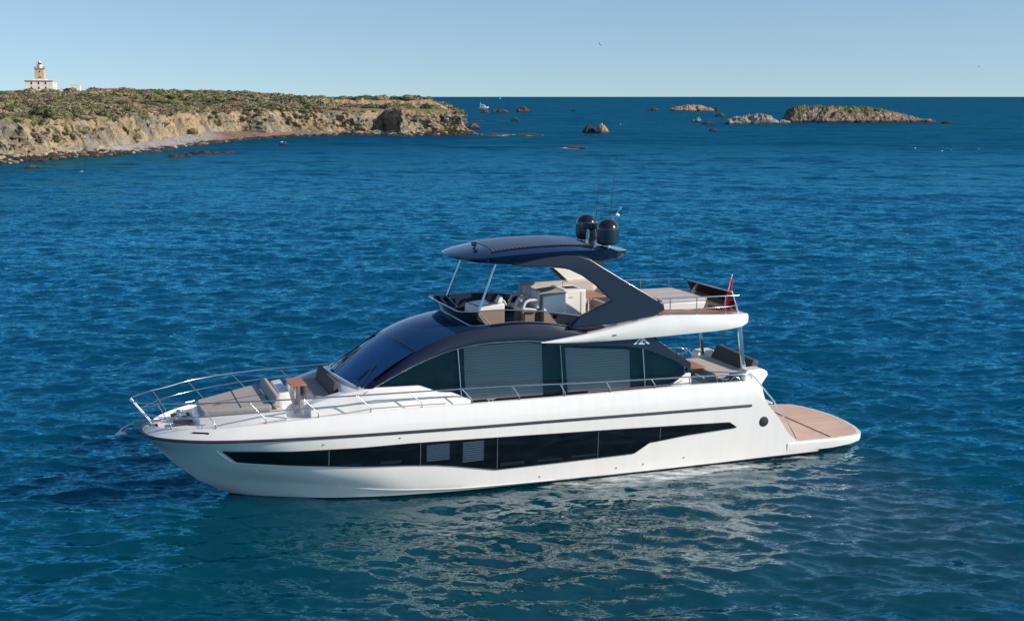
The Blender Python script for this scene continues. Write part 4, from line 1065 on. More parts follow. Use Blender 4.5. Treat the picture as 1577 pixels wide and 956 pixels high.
def water_mat():
    m = bpy.data.materials.new("sea_water"); m.use_nodes = True
    nt = m.node_tree; nt.nodes.clear(); N = nt.nodes.new; Lk = nt.links.new
    out = N("ShaderNodeOutputMaterial")
    tc = N("ShaderNodeTexCoord")
    # colour of the water body: bluer over the deep, greener over the sandy shallows by the boat
    n1 = N("ShaderNodeTexNoise"); n1.inputs["Scale"].default_value = 0.03; n1.inputs["Detail"].default_value = 4
    mp = N("ShaderNodeMapping"); mp.inputs["Scale"].default_value = (0.45, 1.0, 1.0)
    Lk(tc.outputs["Object"], mp.inputs[0]); Lk(mp.outputs[0], n1.inputs["Vector"])
    at = N("ShaderNodeAttribute"); at.attribute_name = "shoal"
    ad = N("ShaderNodeMath"); ad.operation = 'MULTIPLY_ADD'; ad.inputs[1].default_value = 0.6; Lk(n1.outputs[0], ad.inputs[0]); Lk(at.outputs["Fac"], ad.inputs[2])
    rp = N("ShaderNodeValToRGB"); cr = rp.color_ramp
    cr.elements[0].position = 0.15; cr.elements[0].color = (0.0003, 0.040, 0.128, 1)
    cr.elements[1].position = 1.0; cr.elements[1].color = (0.0004, 0.042, 0.058, 1)
    e = cr.elements.new(0.5); e.color = (0.0003, 0.047, 0.097, 1)
    Lk(ad.outputs[0], rp.inputs[0])
    # foam: white water where the sea breaks, torn up by noise
    fo = N("ShaderNodeAttribute"); fo.attribute_name = "foam"
    n2 = N("ShaderNodeTexNoise"); n2.inputs["Scale"].default_value = 1.6; n2.inputs["Detail"].default_value = 8; n2.inputs["Roughness"].default_value = 0.7
    mp2 = N("ShaderNodeMapping"); mp2.inputs["Rotation"].default_value = (0, 0, R(-19)); mp2.inputs["Scale"].default_value = (0.55, 1.5, 1)
    Lk(tc.outputs["Object"], mp2.inputs[0]); Lk(mp2.outputs[0], n2.inputs["Vector"])
    s = N("ShaderNodeMath"); s.operation = 'ADD'; Lk(fo.outputs["Fac"], s.inputs[0]); Lk(n2.outputs[0], s.inputs[1])
    mr = N("ShaderNodeMapRange"); mr.inputs[1].default_value = 0.98; mr.inputs[2].default_value = 1.20; Lk(s.outputs[0], mr.inputs[0])
    # wavelets too fine for the mesh, given as a random field of slopes: short ones everywhere, longer ones out in the open
    def slopes(layers):
        vs = None
        for sc, kx, ky, rot in layers:
            mpx = N("ShaderNodeMapping"); mpx.inputs["Rotation"].default_value = (0, 0, R(rot)); mpx.inputs["Scale"].default_value = (0.40, 1.0, 1.0); Lk(tc.outputs["Object"], mpx.inputs[0])
            nn = N("ShaderNodeTexNoise"); nn.inputs["Scale"].default_value = sc; nn.inputs["Detail"].default_value = 2; nn.inputs["Roughness"].default_value = 0.5; Lk(mpx.outputs[0], nn.inputs["Vector"])
            sb = N("ShaderNodeVectorMath"); sb.operation = 'SUBTRACT'; sb.inputs[1].default_value = (.5, .5, .5); Lk(nn.outputs["Color"], sb.inputs[0])
            ml = N("ShaderNodeVectorMath"); ml.operation = 'MULTIPLY'; ml.inputs[1].default_value = (kx, ky, 0); Lk(sb.outputs[0], ml.inputs[0])
            if vs:
                a2 = N("ShaderNodeVectorMath"); a2.operation = 'ADD'; Lk(vs.outputs[0], a2.inputs[0]); Lk(ml.outputs[0], a2.inputs[1]); vs = a2
            else: vs = ml
        return vs
    fa = N("ShaderNodeAttribute"); fa.attribute_name = "open_sea"
    geo = N("ShaderNodeNewGeometry")
    sh = slopes(((1.3, .26, .40, 5), (3.0, .40, .66, -9), (7.5, .42, .74, 4), (17, .34, .56, -3)))
    vs = slopes(((0.07, .60, 1.3, 3), (0.19, .8, 1.7, -5), (0.5, .65, 1.1, 6)))
    le = N("ShaderNodeAttribute"); le.attribute_name = "shelter"
    ss = N("ShaderNodeVectorMath"); ss.operation = 'SCALE'; Lk(sh.outputs[0], ss.inputs[0]); Lk(le.outputs["Fac"], ss.inputs["Scale"])
    prev = N("ShaderNodeVectorMath"); prev.operation = 'ADD'; Lk(geo.outputs["Normal"], prev.inputs[0]); Lk(ss.outputs[0], prev.inputs[1])
    sc_ = N("ShaderNodeVectorMath"); sc_.operation = 'SCALE'; Lk(vs.outputs[0], sc_.inputs[0]); Lk(fa.outputs["Fac"], sc_.inputs["Scale"])
    an = N("ShaderNodeVectorMath"); an.operation = 'ADD'; Lk(prev.outputs[0], an.inputs[0]); Lk(sc_.outputs[0], an.inputs[1])
    no = N("ShaderNodeVectorMath"); no.operation = 'NORMALIZE'; Lk(an.outputs[0], no.inputs[0])
    di = N("ShaderNodeSubsurfaceScattering"); di.falloff = 'BURLEY'; di.inputs["Scale"].default_value = 3.0; di.inputs["Radius"].default_value = (1, 1, 1); Lk(rp.outputs[0], di.inputs[0])
    gl = N("ShaderNodeBsdfGlossy"); gm = N("ShaderNodeMix"); gm.data_type = 'RGBA'; gm.inputs["A"].default_value = (0.90, 0.97, 1.0, 1); gm.inputs["B"].default_value = (0.19, 0.74, 0.96, 1); of = N("ShaderNodeAttribute"); of.attribute_name = "reflection_tint"; Lk(of.outputs["Fac"], gm.inputs["Factor"]); Lk(gm.outputs["Result"], gl.inputs[0]); Lk(no.outputs[0], gl.inputs["Normal"])  # reflection colour painted by place: pale beside the hull, sky blue elsewhere
    rg = N("ShaderNodeMapRange"); rg.inputs[3].default_value = 0.025; rg.inputs[4].default_value = 0.22; Lk(fa.outputs["Fac"], rg.inputs[0]); Lk(rg.outputs[0], gl.inputs["Roughness"])
    fr = N("ShaderNodeFresnel"); fr.inputs[0].default_value = 1.85; Lk(no.outputs[0], fr.inputs["Normal"])
    # a rough sea never mirrors fully at a grazing angle: its facets shade one another
    cap = N("ShaderNodeMapRange"); cap.inputs[3].default_value = 0.95; cap.inputs[4].default_value = 0.20; Lk(fa.outputs["Fac"], cap.inputs[0])
    mn = N("ShaderNodeMath"); mn.operation = 'MINIMUM'; Lk(fr.outputs[0], mn.inputs[0]); Lk(cap.outputs[0], mn.inputs[1])
    mx = N("ShaderNodeMixShader"); Lk(mn.outputs[0], mx.inputs[0]); Lk(di.outputs[0], mx.inputs[1]); Lk(gl.outputs[0], mx.inputs[2])
    fd = N("ShaderNodeBsdfDiffuse"); fd.inputs[0].default_value = (0.60, 0.64, 0.66, 1)
    m2 = N("ShaderNodeMixShader"); Lk(mr.outputs[0], m2.inputs[0]); Lk(mx.outputs[0], m2.inputs[1]); Lk(fd.outputs[0], m2.inputs[2])
    Lk(m2.outputs[0], out.inputs[0])
    return m

ca, sa = math.cos(YROT), math.sin(YROT)
def build_sea():
    r = [6.0]
    while r[-1] < 26: r.append(r[-1]*1.02)
    while r[-1] < 430: r.append(r[-1]*1.0027)
    while r[-1] < 70000: r.append(r[-1]*1.035)
    r = np.array(r)
    fine = np.radians(np.arange(-38, 38.01, 0.125)); coarse = np.radians(np.arange(43, 318, 5.0))
    a = np.concatenate([fine, coarse])
    RR, AA = np.meshgrid(r, a, indexing='ij')
    X = RR*np.sin(AA); Y = RR*np.cos(AA); Z = np.zeros_like(X); DX = np.zeros_like(X); DY = np.zeros_like(X)
    gap = np.maximum(np.gradient(r)[:, None]*np.ones_like(X), RR*np.where(np.abs(AA) < R(38.1), .0022, .09))
    g_ = np.random.default_rng(5)
    n = 110
    lam = np.exp(np.linspace(math.log(0.42), math.log(26), n))*g_.uniform(.95, 1.05, n)
    th = R(-97) + g_.normal(0, 1, n)*R(33)
    ph = g_.uniform(0, 2*math.pi, n)
    sl = 0.050*np.where(lam > 1.2, (1.2/lam)**0.88, 1.0)
    # gusts: patches of livelier and calmer water
    P = np.stack([X/55, Y/55, 0*X], -1); gust = 1.0 + 0.35*fbm(P, 3, 40)
    for i in range(n):
        w = np.clip((lam[i]/gap-2.6)/2.5, 0, 1)
        rows = np.where(w.max(1) > 0)[0]
        if len(rows) == 0: continue
        q = slice(rows[0], rows[-1]+1)
        k = 2*math.pi/lam[i]; A = sl[i]/k
        f = k*(X[q]*math.cos(th[i])+Y[q]*math.sin(th[i]))+ph[i]
        aw = A*w[q]*(gust[q] if lam[i] < 6 else 1)
        Z[q] += aw*np.cos(f)
        DX[q] -= 0.75*aw*math.cos(th[i])*np.sin(f); DY[q] -= 0.75*aw*math.sin(th[i])*np.sin(f)
    # boat frame distance for the slick and foam along the hull
    bx = (X-YROOT[0])*ca + (Y-YROOT[1])*sa; by = -(X-YROOT[0])*sa + (Y-YROOT[1])*ca
    hb = HLF['chine']['y'](np.clip(bx, -18.7, .6)); hb = np.where((bx > .6) | (bx < -18.8), 0, hb)
    dh = np.abs(by) - hb
    dend = np.where(bx < -18.7, -18.7-bx, np.where(bx > .6, bx-.6, 0))
    dist = np.hypot(np.maximum(dh, 0), dend)
    # the hull shelters the water right beside it
    lee = np.exp(-(dist/8.5)**2)*np.clip((by+1)/3, 0, 1)*np.clip((1-bx)/4, 0, 1)*np.clip((bx+22)/4, 0, 1)   # sheltered water along the port side
    calm = 1 - 0.55*np.exp(-(dist/1.2)**2) - .22*lee
    Z *= calm
    foam = (0.42+.16*fbm(np.stack([X/2.2, Y/2.2, 0*X], -1), 2, 33))*np.exp(-(dist/1.1)**2)*np.clip((-bx-3)/7, 0, 1) + (0.24+.2*fbm(np.stack([X/3, Y/3, 0*X], -1), 2, 35))*np.exp(-((dist-1.2)/2.2)**2)*np.clip((-bx-6)/6, 0, 1)
    foam = np.where(bx > .5, foam*0, foam)
    for nm, x, y, w, d, h, kd, lb in ROCKS:
        q = (RR > math.hypot(x, y)-12-w) & (RR < math.hypot(x, y)+w+12)
        e = np.sqrt(((X[q]-x)/(w*.56))**2+((Y[q]-y)/(d*.6))**2)
        s = {'reef': .74}.get(kd, .46)
        wv = vnoise(np.stack([X[q]/2.5, Y[q]/6, 0*X[q]], -1), 9)
        foam[q] = np.maximum(foam[q], (s+.18*wv)*np.exp(-((np.maximum(e-.85, 0))/.33)**2))
    # scattered small breaking crests
    crest = np.clip((Z-0.20)/0.12, 0, 1); foam = np.maximum(foam, crest*0.42)
    shoal = np.exp(-((X-2)/24)**2-((Y-30)/15)**2)*0.55 + 0.18
    far = np.clip((RR-70)/260, 0, 1)
    V = np.stack([X+DX*calm, Y+DY*calm, Z], -1)
    nr, na = X.shape
    i, j = np.meshgrid(np.arange(nr-1), np.arange(na), indexing='ij')
    j2 = (j+1) % na
    F = np.stack([i*na+j, (i+1)*na+j, (i+1)*na+j2, i*na+j2], -1).reshape(-1, 4)
    V = V.reshape(-1, 3)
    c = len(V); V = np.vstack([V, [[0, 0, 0]]])
    fl = lambda q, z: np.append(q.ravel(), z)
    o = npmesh("sea", V, F[:, ::-1], water_mat(), attrs={'foam': fl(foam, 0), 'shoal': fl(shoal, .2), 'open_sea': fl(far, 0), 'shelter': fl(1-.38*lee, 1), 'reflection_tint': fl(np.clip(np.maximum(np.maximum(np.clip((dist-5)/11, 0, 1)**2*(3-2*np.clip((dist-5)/11, 0, 1)), np.clip((-18.2-bx)/3.5, 0, 1)), np.maximum(np.clip((bx+5)/5, 0, 1), np.clip((.5-by)/2, 0, 1))), 0, 1), 0)})
    tag(o, kind="structure"); return o
sea = build_sea()

# ------------------------------------------------------------------ headland
def attr_mat(name, attr="albedo", rough=0.9, vary=0.35, scale=1.2, bump=0.6, bdist=0.4):
    m = bpy.data.materials.new(name); m.use_nodes = True
    nt = m.node_tree; b = nt.nodes["Principled BSDF"]; b.inputs["Roughness"].default_value = rough; b.inputs["Specular IOR Level"].default_value = .25
    a = nt.nodes.new("ShaderNodeAttribute"); a.attribute_name = attr
    tc = nt.nodes.new("ShaderNodeTexCoord")
    n = nt.nodes.new("ShaderNodeTexNoise"); n.inputs["Scale"].default_value = scale; n.inputs["Detail"].default_value = 9; n.inputs["Roughness"].default_value = 0.65
    nt.links.new(tc.outputs["Object"], n.inputs["Vector"])
    mr = nt.nodes.new("ShaderNodeMapRange"); mr.inputs[1].default_value = .3; mr.inputs[2].default_value = .7; mr.inputs[3].default_value = 1-vary; mr.inputs[4].default_value = 1+vary
    nt.links.new(n.outputs[0], mr.inputs[0])
    mu = nt.nodes.new("ShaderNodeVectorMath"); mu.operation = 'SCALE'
    nt.links.new(a.outputs["Color"], mu.inputs[0]); nt.links.new(mr.outputs[0], mu.inputs["Scale"])
    nt.links.new(mu.outputs[0], b.inputs["Base Color"])
    if bump:
        bp = nt.nodes.new("ShaderNodeBump"); bp.inputs["Strength"].default_value = bump; bp.inputs["Distance"].default_value = bdist
        nt.links.new(n.outputs[0], bp.inputs["Height"]); nt.links.new(bp.outputs[0], b.inputs["Normal"])
    return m
ROCKM = attr_mat("weathered_rock", bump=.9, bdist=.5)
LANDM = attr_mat("headland_ground", scale=1.3, vary=.42, bump=1.0, bdist=.6)

TC = [  # column of the survey: tangent index, distance of shore, cliff foot, cliff top, height of foot, of top, of plateau at 620 m
 (-300,185,190,198,.9,7.2,14.0),(-150,205,210,217,.9,7.6,14.1),(-60,219,223,230,.9,7.8,14.2),(0,229.7,234,241,1.0,7.7,14.2),(30,236.7,240,247,1.0,7.5,14.3),
 (60,241.6,245,252,1.0,6.9,14.5),(90,246.8,251,258,1.1,7.7,14.5),(130,255,260,267,1.1,7.8,14.4),(165,260.6,269,276,1.2,7.2,14.4),(200,269.6,286,293,1.2,7.8,14.3),
 (245,282.7,312,320,1.4,7.9,14.0),(290,304.9,345,354,1.7,7.9,13.8),(330,326,365,374,1.8,8.1,13.4),(370,350.7,378,387,1.7,8.35,12.8),(410,367,378,388,1.3,8.5,12.2),
 (450,382,390,399,1.0,8.0,11.6),(490,388.6,394,402,.9,7.45,11.0),(530,395,400,408,.8,7.3,10.2),(560,395,401,409,.8,7.2,10.2),(576,395,406,413,.8,7.2,10.2),(592,394,410,416,.8,7.2,10.2),(602,393,403,410,.75,7.3,10.2),(618,392,395,402,.7,7.4,10.2),
 (640,395,398,406,.7,7.4,9.8),(680,398,401,408,.7,7.4,7.2),(702,398,401,407,.6,7.1,3.0),(710,398,401,406,.6,4.0,-2),(718,398,400.5,404,.5,1.8,-2),(727,398,400,402,.3,.5,-2.5),(744,398,399,400,-.6,-.8,-3)]
def build_headland():
    T_ = np.array(TC); px = np.arange(-300, 744.1, 1.25)
    dsh, dba, dto, zba, zto, zsk = (np.interp(px, T_[:, 0], T_[:, k]) for k in range(1, 7))
    tan = (px-788.5)/2018
    spit = np.clip((px-495)/25, 0, 1)*np.clip((704-px)/20, 0, 1)        # the second, paler cliff beyond the point
    zsb = np.interp(px, [495, 560, 620, 660, 690, 704], [8.0, 7.4, 6.4, 5.6, 5.0, 4.2]); zst = np.interp(px, [495, 660, 682, 697, 706], [10.5, 10.5, 7.8, 5.4, 3.2])
    f = lambda d: (zto+.4) + (zsk-zto-.4)*(d-dto)/(620-dto)
    end = np.clip((px-700)/14, 0, 1)
    K = [(dsh-14, -2.2+0*px), (dsh, -.05+0*px), (dba, zba), (dto, zto), (dto+8, zto+.35),
         (530-100*end, f(530)*(1-spit)+zsb*spit), (546-100*end, f(546)*(1-spit)+zst*spit), (620-100*end, zsk*(1-spit)+np.minimum(zsk, zst-.2)*spit), (820-220*end, (zsk-1.0)*(1-np.clip((px-480)/60, 0, 1))-3*np.clip((px-480)/60, 0, 1)), (1000-200*end, -3+0*px)]
    seg = [4, 16, 46, 8, 56, 22, 26, 10, 5]
    Ds, Zs, cl, bc, pl = [], [], [], [], []
    for s, n in enumerate(seg):
        for k in range(n + (1 if s == len(seg)-1 else 0)):
            t = k/n
            tz = t
            if s == 2: tz = t**0.85
            Ds.append(K[s][0]+(K[s+1][0]-K[s][0])*t); Zs.append(K[s][1]+(K[s+1][1]-K[s][1])*tz)
            c = math.sin(math.pi*min(1, t*1.0))**.6 if s == 2 else 0
            c2 = (math.sin(math.pi*t)**.6)*spit if s == 5 else 0*px
            cl.append(c+0*px + c2*.8); bc.append((1.0 if s < 2 else 0)+0*px); pl.append((1.0 if s > 2 else 0)+0*px)
    D, Zm, CL, BC, PL = (np.array(a) for a in (Ds, Zs, cl, bc, pl))
    X = D*tan; Y = D.copy(); Z = Zm.copy()
    P = np.stack([X, Y, Z], -1)
    sk = np.stack([X + .55*Z, Y, Z], -1)                                  # strata and gullies lean to the right
    big = fbm(sk*[1/13, 1/13, 1/45], 3, 3); rid = ridged(sk*[1/6.5, 1/6.5, 1/22], 4, 8); fine_ = fbm(P/1.7, 5, 21, .6); r2 = ridged(sk*[1/2.4, 1/2.4, 1/6], 3, 28)
    iso = ridged(P/3.1, 4, 41); blk = fbm(P/.75, 3, 43)
    push = CL*(3.4*big + 1.7*(rid-.1) + 1.5*fine_ + .5*r2 + 1.3*(iso-.1) + .45*blk)
    sgn = np.array([.25, -.97])
    X = X + push*sgn[0] + CL*(1.5*fbm(P*[1/5, 1/5, 1/6], 4, 47)+.5*blk); Y = Y + push*sgn[1]
    Z = Z + CL*(1.0*fine_ + .25*blk) + PL*(0.75*fbm(P*[1/26, 1/26, 0], 3, 5) + .22*fbm(P*[1/5, 1/5, 0], 3, 6)) * np.clip((D-dto)/10, 0, 1)
    Z = Z + BC*np.where(Z > -.2, .28*np.maximum(fbm(P/1.3, 3, 31), -.3)+.10, 0)
    # the last columns sink under water
    lo = np.clip((px-732)/10, 0, 1); Z = Z - lo*2.0
    P = np.stack([X, Y, Z], -1)
    c = lambda *q: np.array(q)
    nA = fbm(P/9, 4, 51)[..., None]; nB = fbm(P/3.0, 4, 61)[..., None]; nC = fbm(P*[1/20, 1/20, 1/5], 3, 71)[..., None]
    mixf = lambda a, b, t: a*(1-t)+b*t
    st = lambda x, a, b: np.clip((x-a)/(b-a), 0, 1)
    cliff = mixf(c(.36,.27,.165), c(.245,.22,.175), st(nA, -.15, .3)); cliff = mixf(cliff, c(.40,.325,.215), st(nB, .1, .5)*.8); cliff = mixf(cliff, c(.40,.27,.10), st(nC, .28, .5)*st(-(Z[..., None]-3.2), 0, 2)*.8)
    cliff = mixf(cliff, c(.09,.08,.065), st(ridged(sk/[3.2,3.2,7.0], 4, 77)[..., None], .35, .75)*.65); cliff = mixf(cliff, c(.14,.125,.07), st(fbm(P/2.3, 4, 83)[..., None], .22, .42)*.7)
    cliff = mixf(cliff, c(.46,.33,.19), np.clip(spit*(D > 500), 0, 1)[..., None]*.6)
    plat = mixf(c(.27,.21,.125), c(.175,.165,.08), st(nA, -.1, .25)); plat = mixf(plat, c(.33,.235,.12), st(nC, .12, .35)); plat = mixf(plat, c(.15,.17,.035), st(-nA, .12, .4)*st(nB, -.2, .2))
    plat = mixf(plat, c(.34,.24,.13), (st(-(np.abs(px-70)-60), 0, 30)*1.0)[None, :, None]*st(D[..., None], 520, 560)*.8)
    grey = c(.37,.35,.34)*(1+.35*nB); red = c(.26,.165,.125)*(1+.35*nB); dark = c(.060,.045,.034)*(1+.6*nB)
    pr = np.clip((px-315+14*nA[..., 0])/30, 0, 1)[..., None]
    beach = mixf(grey, red, pr)
    frac = np.clip((D-dsh)/np.maximum(dba-dsh, 1), -1, 1.2)[..., None]
    wrack = np.interp(px, [-300, 130, 200, 260, 330, 420, 560, 744], [.75, .62, .38, .26, .18, .30, .6, .9])[None, :, None]
    beach = mixf(dark, beach, st(frac+.18*nB, wrack*.75, wrack*1.1))
    veg = st(Z[..., None]-zto[None, :, None]+1.1+1.2*nB, 0, .8)
    alb = cliff
    alb = np.where(BC[..., None] > .5, beach, alb)
    alb = np.where(PL[..., None] > .5, mixf(plat, cliff, np.clip(CL*1.4, 0, 1)[..., None]), alb)
    up = (CL > 0) & (PL < .5)
    alb = np.where(up[..., None], mixf(cliff, plat, veg*.85), alb)
    alb = np.clip(alb, .01, .8)
    nr, nc = X.shape
    i, j = np.meshgrid(np.arange(nr-1), np.arange(nc-1), indexing='ij')
    F = np.stack([i*nc+j, i*nc+j+1, (i+1)*nc+j+1, (i+1)*nc+j], -1).reshape(-1, 4)
    o = npmesh("headland", P.reshape(-1, 3), F, LANDM, cols={'albedo': alb.reshape(-1, 3)})
    tag(o, kind="structure")
    return P, px, D, dto, spit
HP, HPX, HD, HDT, HSP = build_headland()
def land_z(x, y):
    j = int(np.clip(round(((x/y*2018+788.5)+300)/1.25), 0, HP.shape[1]-1))
    return float(np.interp(y, HP[:, j, 1], HP[:, j, 2])) if True else 0

# scrub over the plateau and down the cliff brow: one growing mass
def dome(sub):
    bm = bmesh.new(); bmesh.ops.create_icosphere(bm, subdivisions=sub, radius=1)
    V = np.array([v.co[:] for v in bm.verts]); F = np.array([[v.index for v in f.verts] for f in bm.faces]); bm.free(); return V, F
BUSHC = np.array([(.150,.165,.070),(.195,.200,.090),(.255,.205,.135),(.285,.215,.150),(.110,.125,.058),(.230,.220,.120),(.190,.160,.115)])
def bush_mesh(r, seed, sub=2, flat=.62, leaves=150, size=.26):
    """a twiggy core with many small leaf faces standing off it"""
    g_ = np.random.default_rng(seed+100)
    V, F = dome(sub); n = fbm(V*1.7+seed*3.1, 3, seed) + .5*fbm(V*4.0+seed, 2, seed+3)
    V = V*(.86+.34*n)[:, None]
    d = g_.normal(0, 1, (leaves, 3)); d[:, 2] = np.abs(d[:, 2])*.9-.15; d /= np.linalg.norm(d, axis=1)[:, None]
    rad = (.86+.34*(fbm(d*1.7+seed*3.1, 3, seed) + .5*fbm(d*4.0+seed, 2, seed+3)))*g_.uniform(.82, 1.16, leaves)
    c = d*rad[:, None]
    t = g_.normal(0, 1, (leaves, 3)); t /= np.linalg.norm(t, axis=1)[:, None]; u = np.cross(t, g_.normal(0, 1, (leaves, 3))); u /= np.linalg.norm(u, axis=1)[:, None]
    w = size*g_.uniform(.6, 1.3, leaves)[:, None]
    L_ = np.stack([c+t*w, c-t*w*.5+u*w*.7, c-t*w*.5-u*w*.7], 1).reshape(-1, 3)
    F = np.vstack([F, np.arange(leaves*3).reshape(-1, 3)+len(V)]); V = np.vstack([V, L_])
    V[:, 2] *= flat; V = V*r; V[:, 2] += r*.12
    return V, F
def build_scrub():
    g_ = np.random.default_rng(3); AV, AF, AC = [], [], []; off = 0
    r0 = 4+16+46-6; r1 = HP.shape[0]-18
    protos = [bush_mesh(1.0, s, 2, leaves=200, size=.20) for s in range(14)]
    cnt = 0
    while cnt < 2100:
        j = g_.integers(0, HP.shape[1]-28); u = g_.random()
        i = int(r0 + (r1-r0)*u**1.25)
        if cnt % 17 == 0: i = 4+16+int(g_.integers(14, 44)); 
        p = HP[i, j]
        if p[2] < 1.5: continue
        if 500 < HPX[j] < 706 and p[1] < 532 and g_.random() < .86: continue
        if HSP[j] > .5 and 4+16+46+8+50 < i < 4+16+46+8+56+22: continue
        if p[1] > 505 and p[0]/p[1] < -.318 and g_.random() < .93: continue
        dens = fbm((p/np.array([22, 22, 1e9]))[None], 3, 90)[0]
        if dens < -.18 and g_.random() < .75: continue
        r = g_.uniform(.5, 2.1)*(1.0 if i > r0+6 else .55)*(1+ (p[1] > 420)*.45)
        V, F = protos[g_.integers(0, 14)]; a = g_.uniform(0, 6.28); c_, s_ = math.cos(a), math.sin(a)
        W = V*[r*g_.uniform(.8, 1.5), r*g_.uniform(.8, 1.3), r*g_.uniform(.55, 1.0)]
        W = np.stack([W[:, 0]*c_-W[:, 1]*s_, W[:, 0]*s_+W[:, 1]*c_, W[:, 2]], 1)+p
        col = BUSHC[int(np.clip(3+2.6*dens*2+g_.normal(0, .9), 0, 6))]*g_.uniform(.8, 1.25)
        AV.append(W); AF.append(F+off); AC.append(np.tile(col, (len(W), 1))*(1+.25*vnoise(W*1.3, 4))[:, None]); off += len(W); cnt += 1
    o = npmesh("scrub", np.vstack(AV), np.vstack(AF), attr_mat("scrub_foliage", scale=2.5, vary=.55, bump=.9, bdist=.35), smooth=False, cols={'albedo': np.clip(np.vstack(AC), .01, 1)})
    tag(o, kind="stuff")
build_scrub()
for x, y, z, r, fl, ci, lb in (
    (-94.2, 262, 6.6, 2.7, .70, 4, 'large dark green bush at the cliff brow in front of the lighthouse'),
    (-91.4, 261, 6.9, 2.4, .62, 0, 'second green bush, touching the large dark one at the cliff brow'),
    (-83.9, 292, 4.3, 1.5, .75, 3, 'brown dry bush alone halfway down the cliff'),
    (-84.3, 345, 3.4, 1.7, .85, 1, 'olive bush on the slope above the grey pebble beach'),
    (-86.6, 332, 3.2, 1.7, .60, 6, 'brownish bush on the slope left of the olive one'),
    (-39.5, 423, 7.0, 2.6, .55, 2, 'purplish brown bush on the point, left of two green domes'),
    (-34.5, 424, 7.1, 2.7, .60, 1, 'rounded green bush on the point below the pale far cliff'),
    (-27.0, 420, 7.0, 2.6, .65, 0, 'dark green domed bush near the tip of the point')):
    V, F = bush_mesh(r, int(abs(x)*7) % 50, 3, fl, leaves=900, size=.10)
    V = V + [x, y, land_z(x, y)-.1]
    o = npmesh("coastal_bush", V, F, bpy.data.materials["scrub_foliage"], smooth=False, cols={'albedo': np.tile(BUSHC[ci], (len(V), 1))*(1+.3*vnoise(V*1.5, 4))[:, None]})
    tag(o, lb, "bush", "bushes picked out along the cliff brow")

# loose stones and weed-covered ledges along the whole waterline
def build_shore_stones():
    g_ = np.random.default_rng(9); AV, AF, AC = [], [], []; off = 0
    V0, F0 = dome(2); protos = []
    for s in range(10):
        k = 1+.4*fbm(V0*1.5+s*4, 3, s)+.25*ridged(V0*2.5+s, 2, s); protos.append(V0*k[:, None])
    T_ = np.array(TC)
    for n in range(2900):
        px = g_.uniform(-120, 742); dsh = np.interp(px, T_[:, 0], T_[:, 1]); dba = np.interp(px, T_[:, 0], T_[:, 2])
        wr = np.interp(px, [-300, 130, 200, 300, 340, 420, 540, 744], [2.2, 2.4, 1.8, 1.4, .5, .5, 1.2, 2.2])
        d = dsh + g_.normal(0.6, 1.0)*wr
        if g_.random() < .35 and px > 500: d = dsh + (dba-dsh)*g_.random()
        r = (abs(g_.normal(.25, .28))+.12)*(.62 if px < 300 else .9)
        if 345 < px < 520: r *= .6
        if n % 15 == 0:                                                     # the weedy ledge off the pebble beach
            px = g_.uniform(262, 352); d = np.interp(px, [262, 300, 352], [253, 262, 272]) + g_.normal(0, 1.6); r = abs(g_.normal(.2, .25))+.08
        x = (px-788.5)/2018*d
        W = protos[g_.integers(0, 10)]*[r*g_.uniform(.9, 1.8), r*g_.uniform(.8, 1.4), r*g_.uniform(.35, .8)]
        W = W + [x, d, max(land_z(x, d), -.05) + r*.1]
        dark = g_.random() < (.97 if n % 15 == 0 else .85 if d < dsh+1.8 else .35)
        col = np.array((.050,.038,.030) if dark else ((.30,.25,.20) if px < 320 or px > 500 else (.30,.17,.12)))*g_.uniform(.6, 1.5)
        AV.append(W); AF.append(F0+off); AC.append(np.tile(col, (len(W), 1))); off += len(W)
    o = npmesh("shore_stones", np.vstack(AV), np.vstack(AF), ROCKM, smooth=False, cols={'albedo': np.clip(np.vstack(AC), .01, .8)})
    tag(o, kind="stuff")
build_shore_stones()

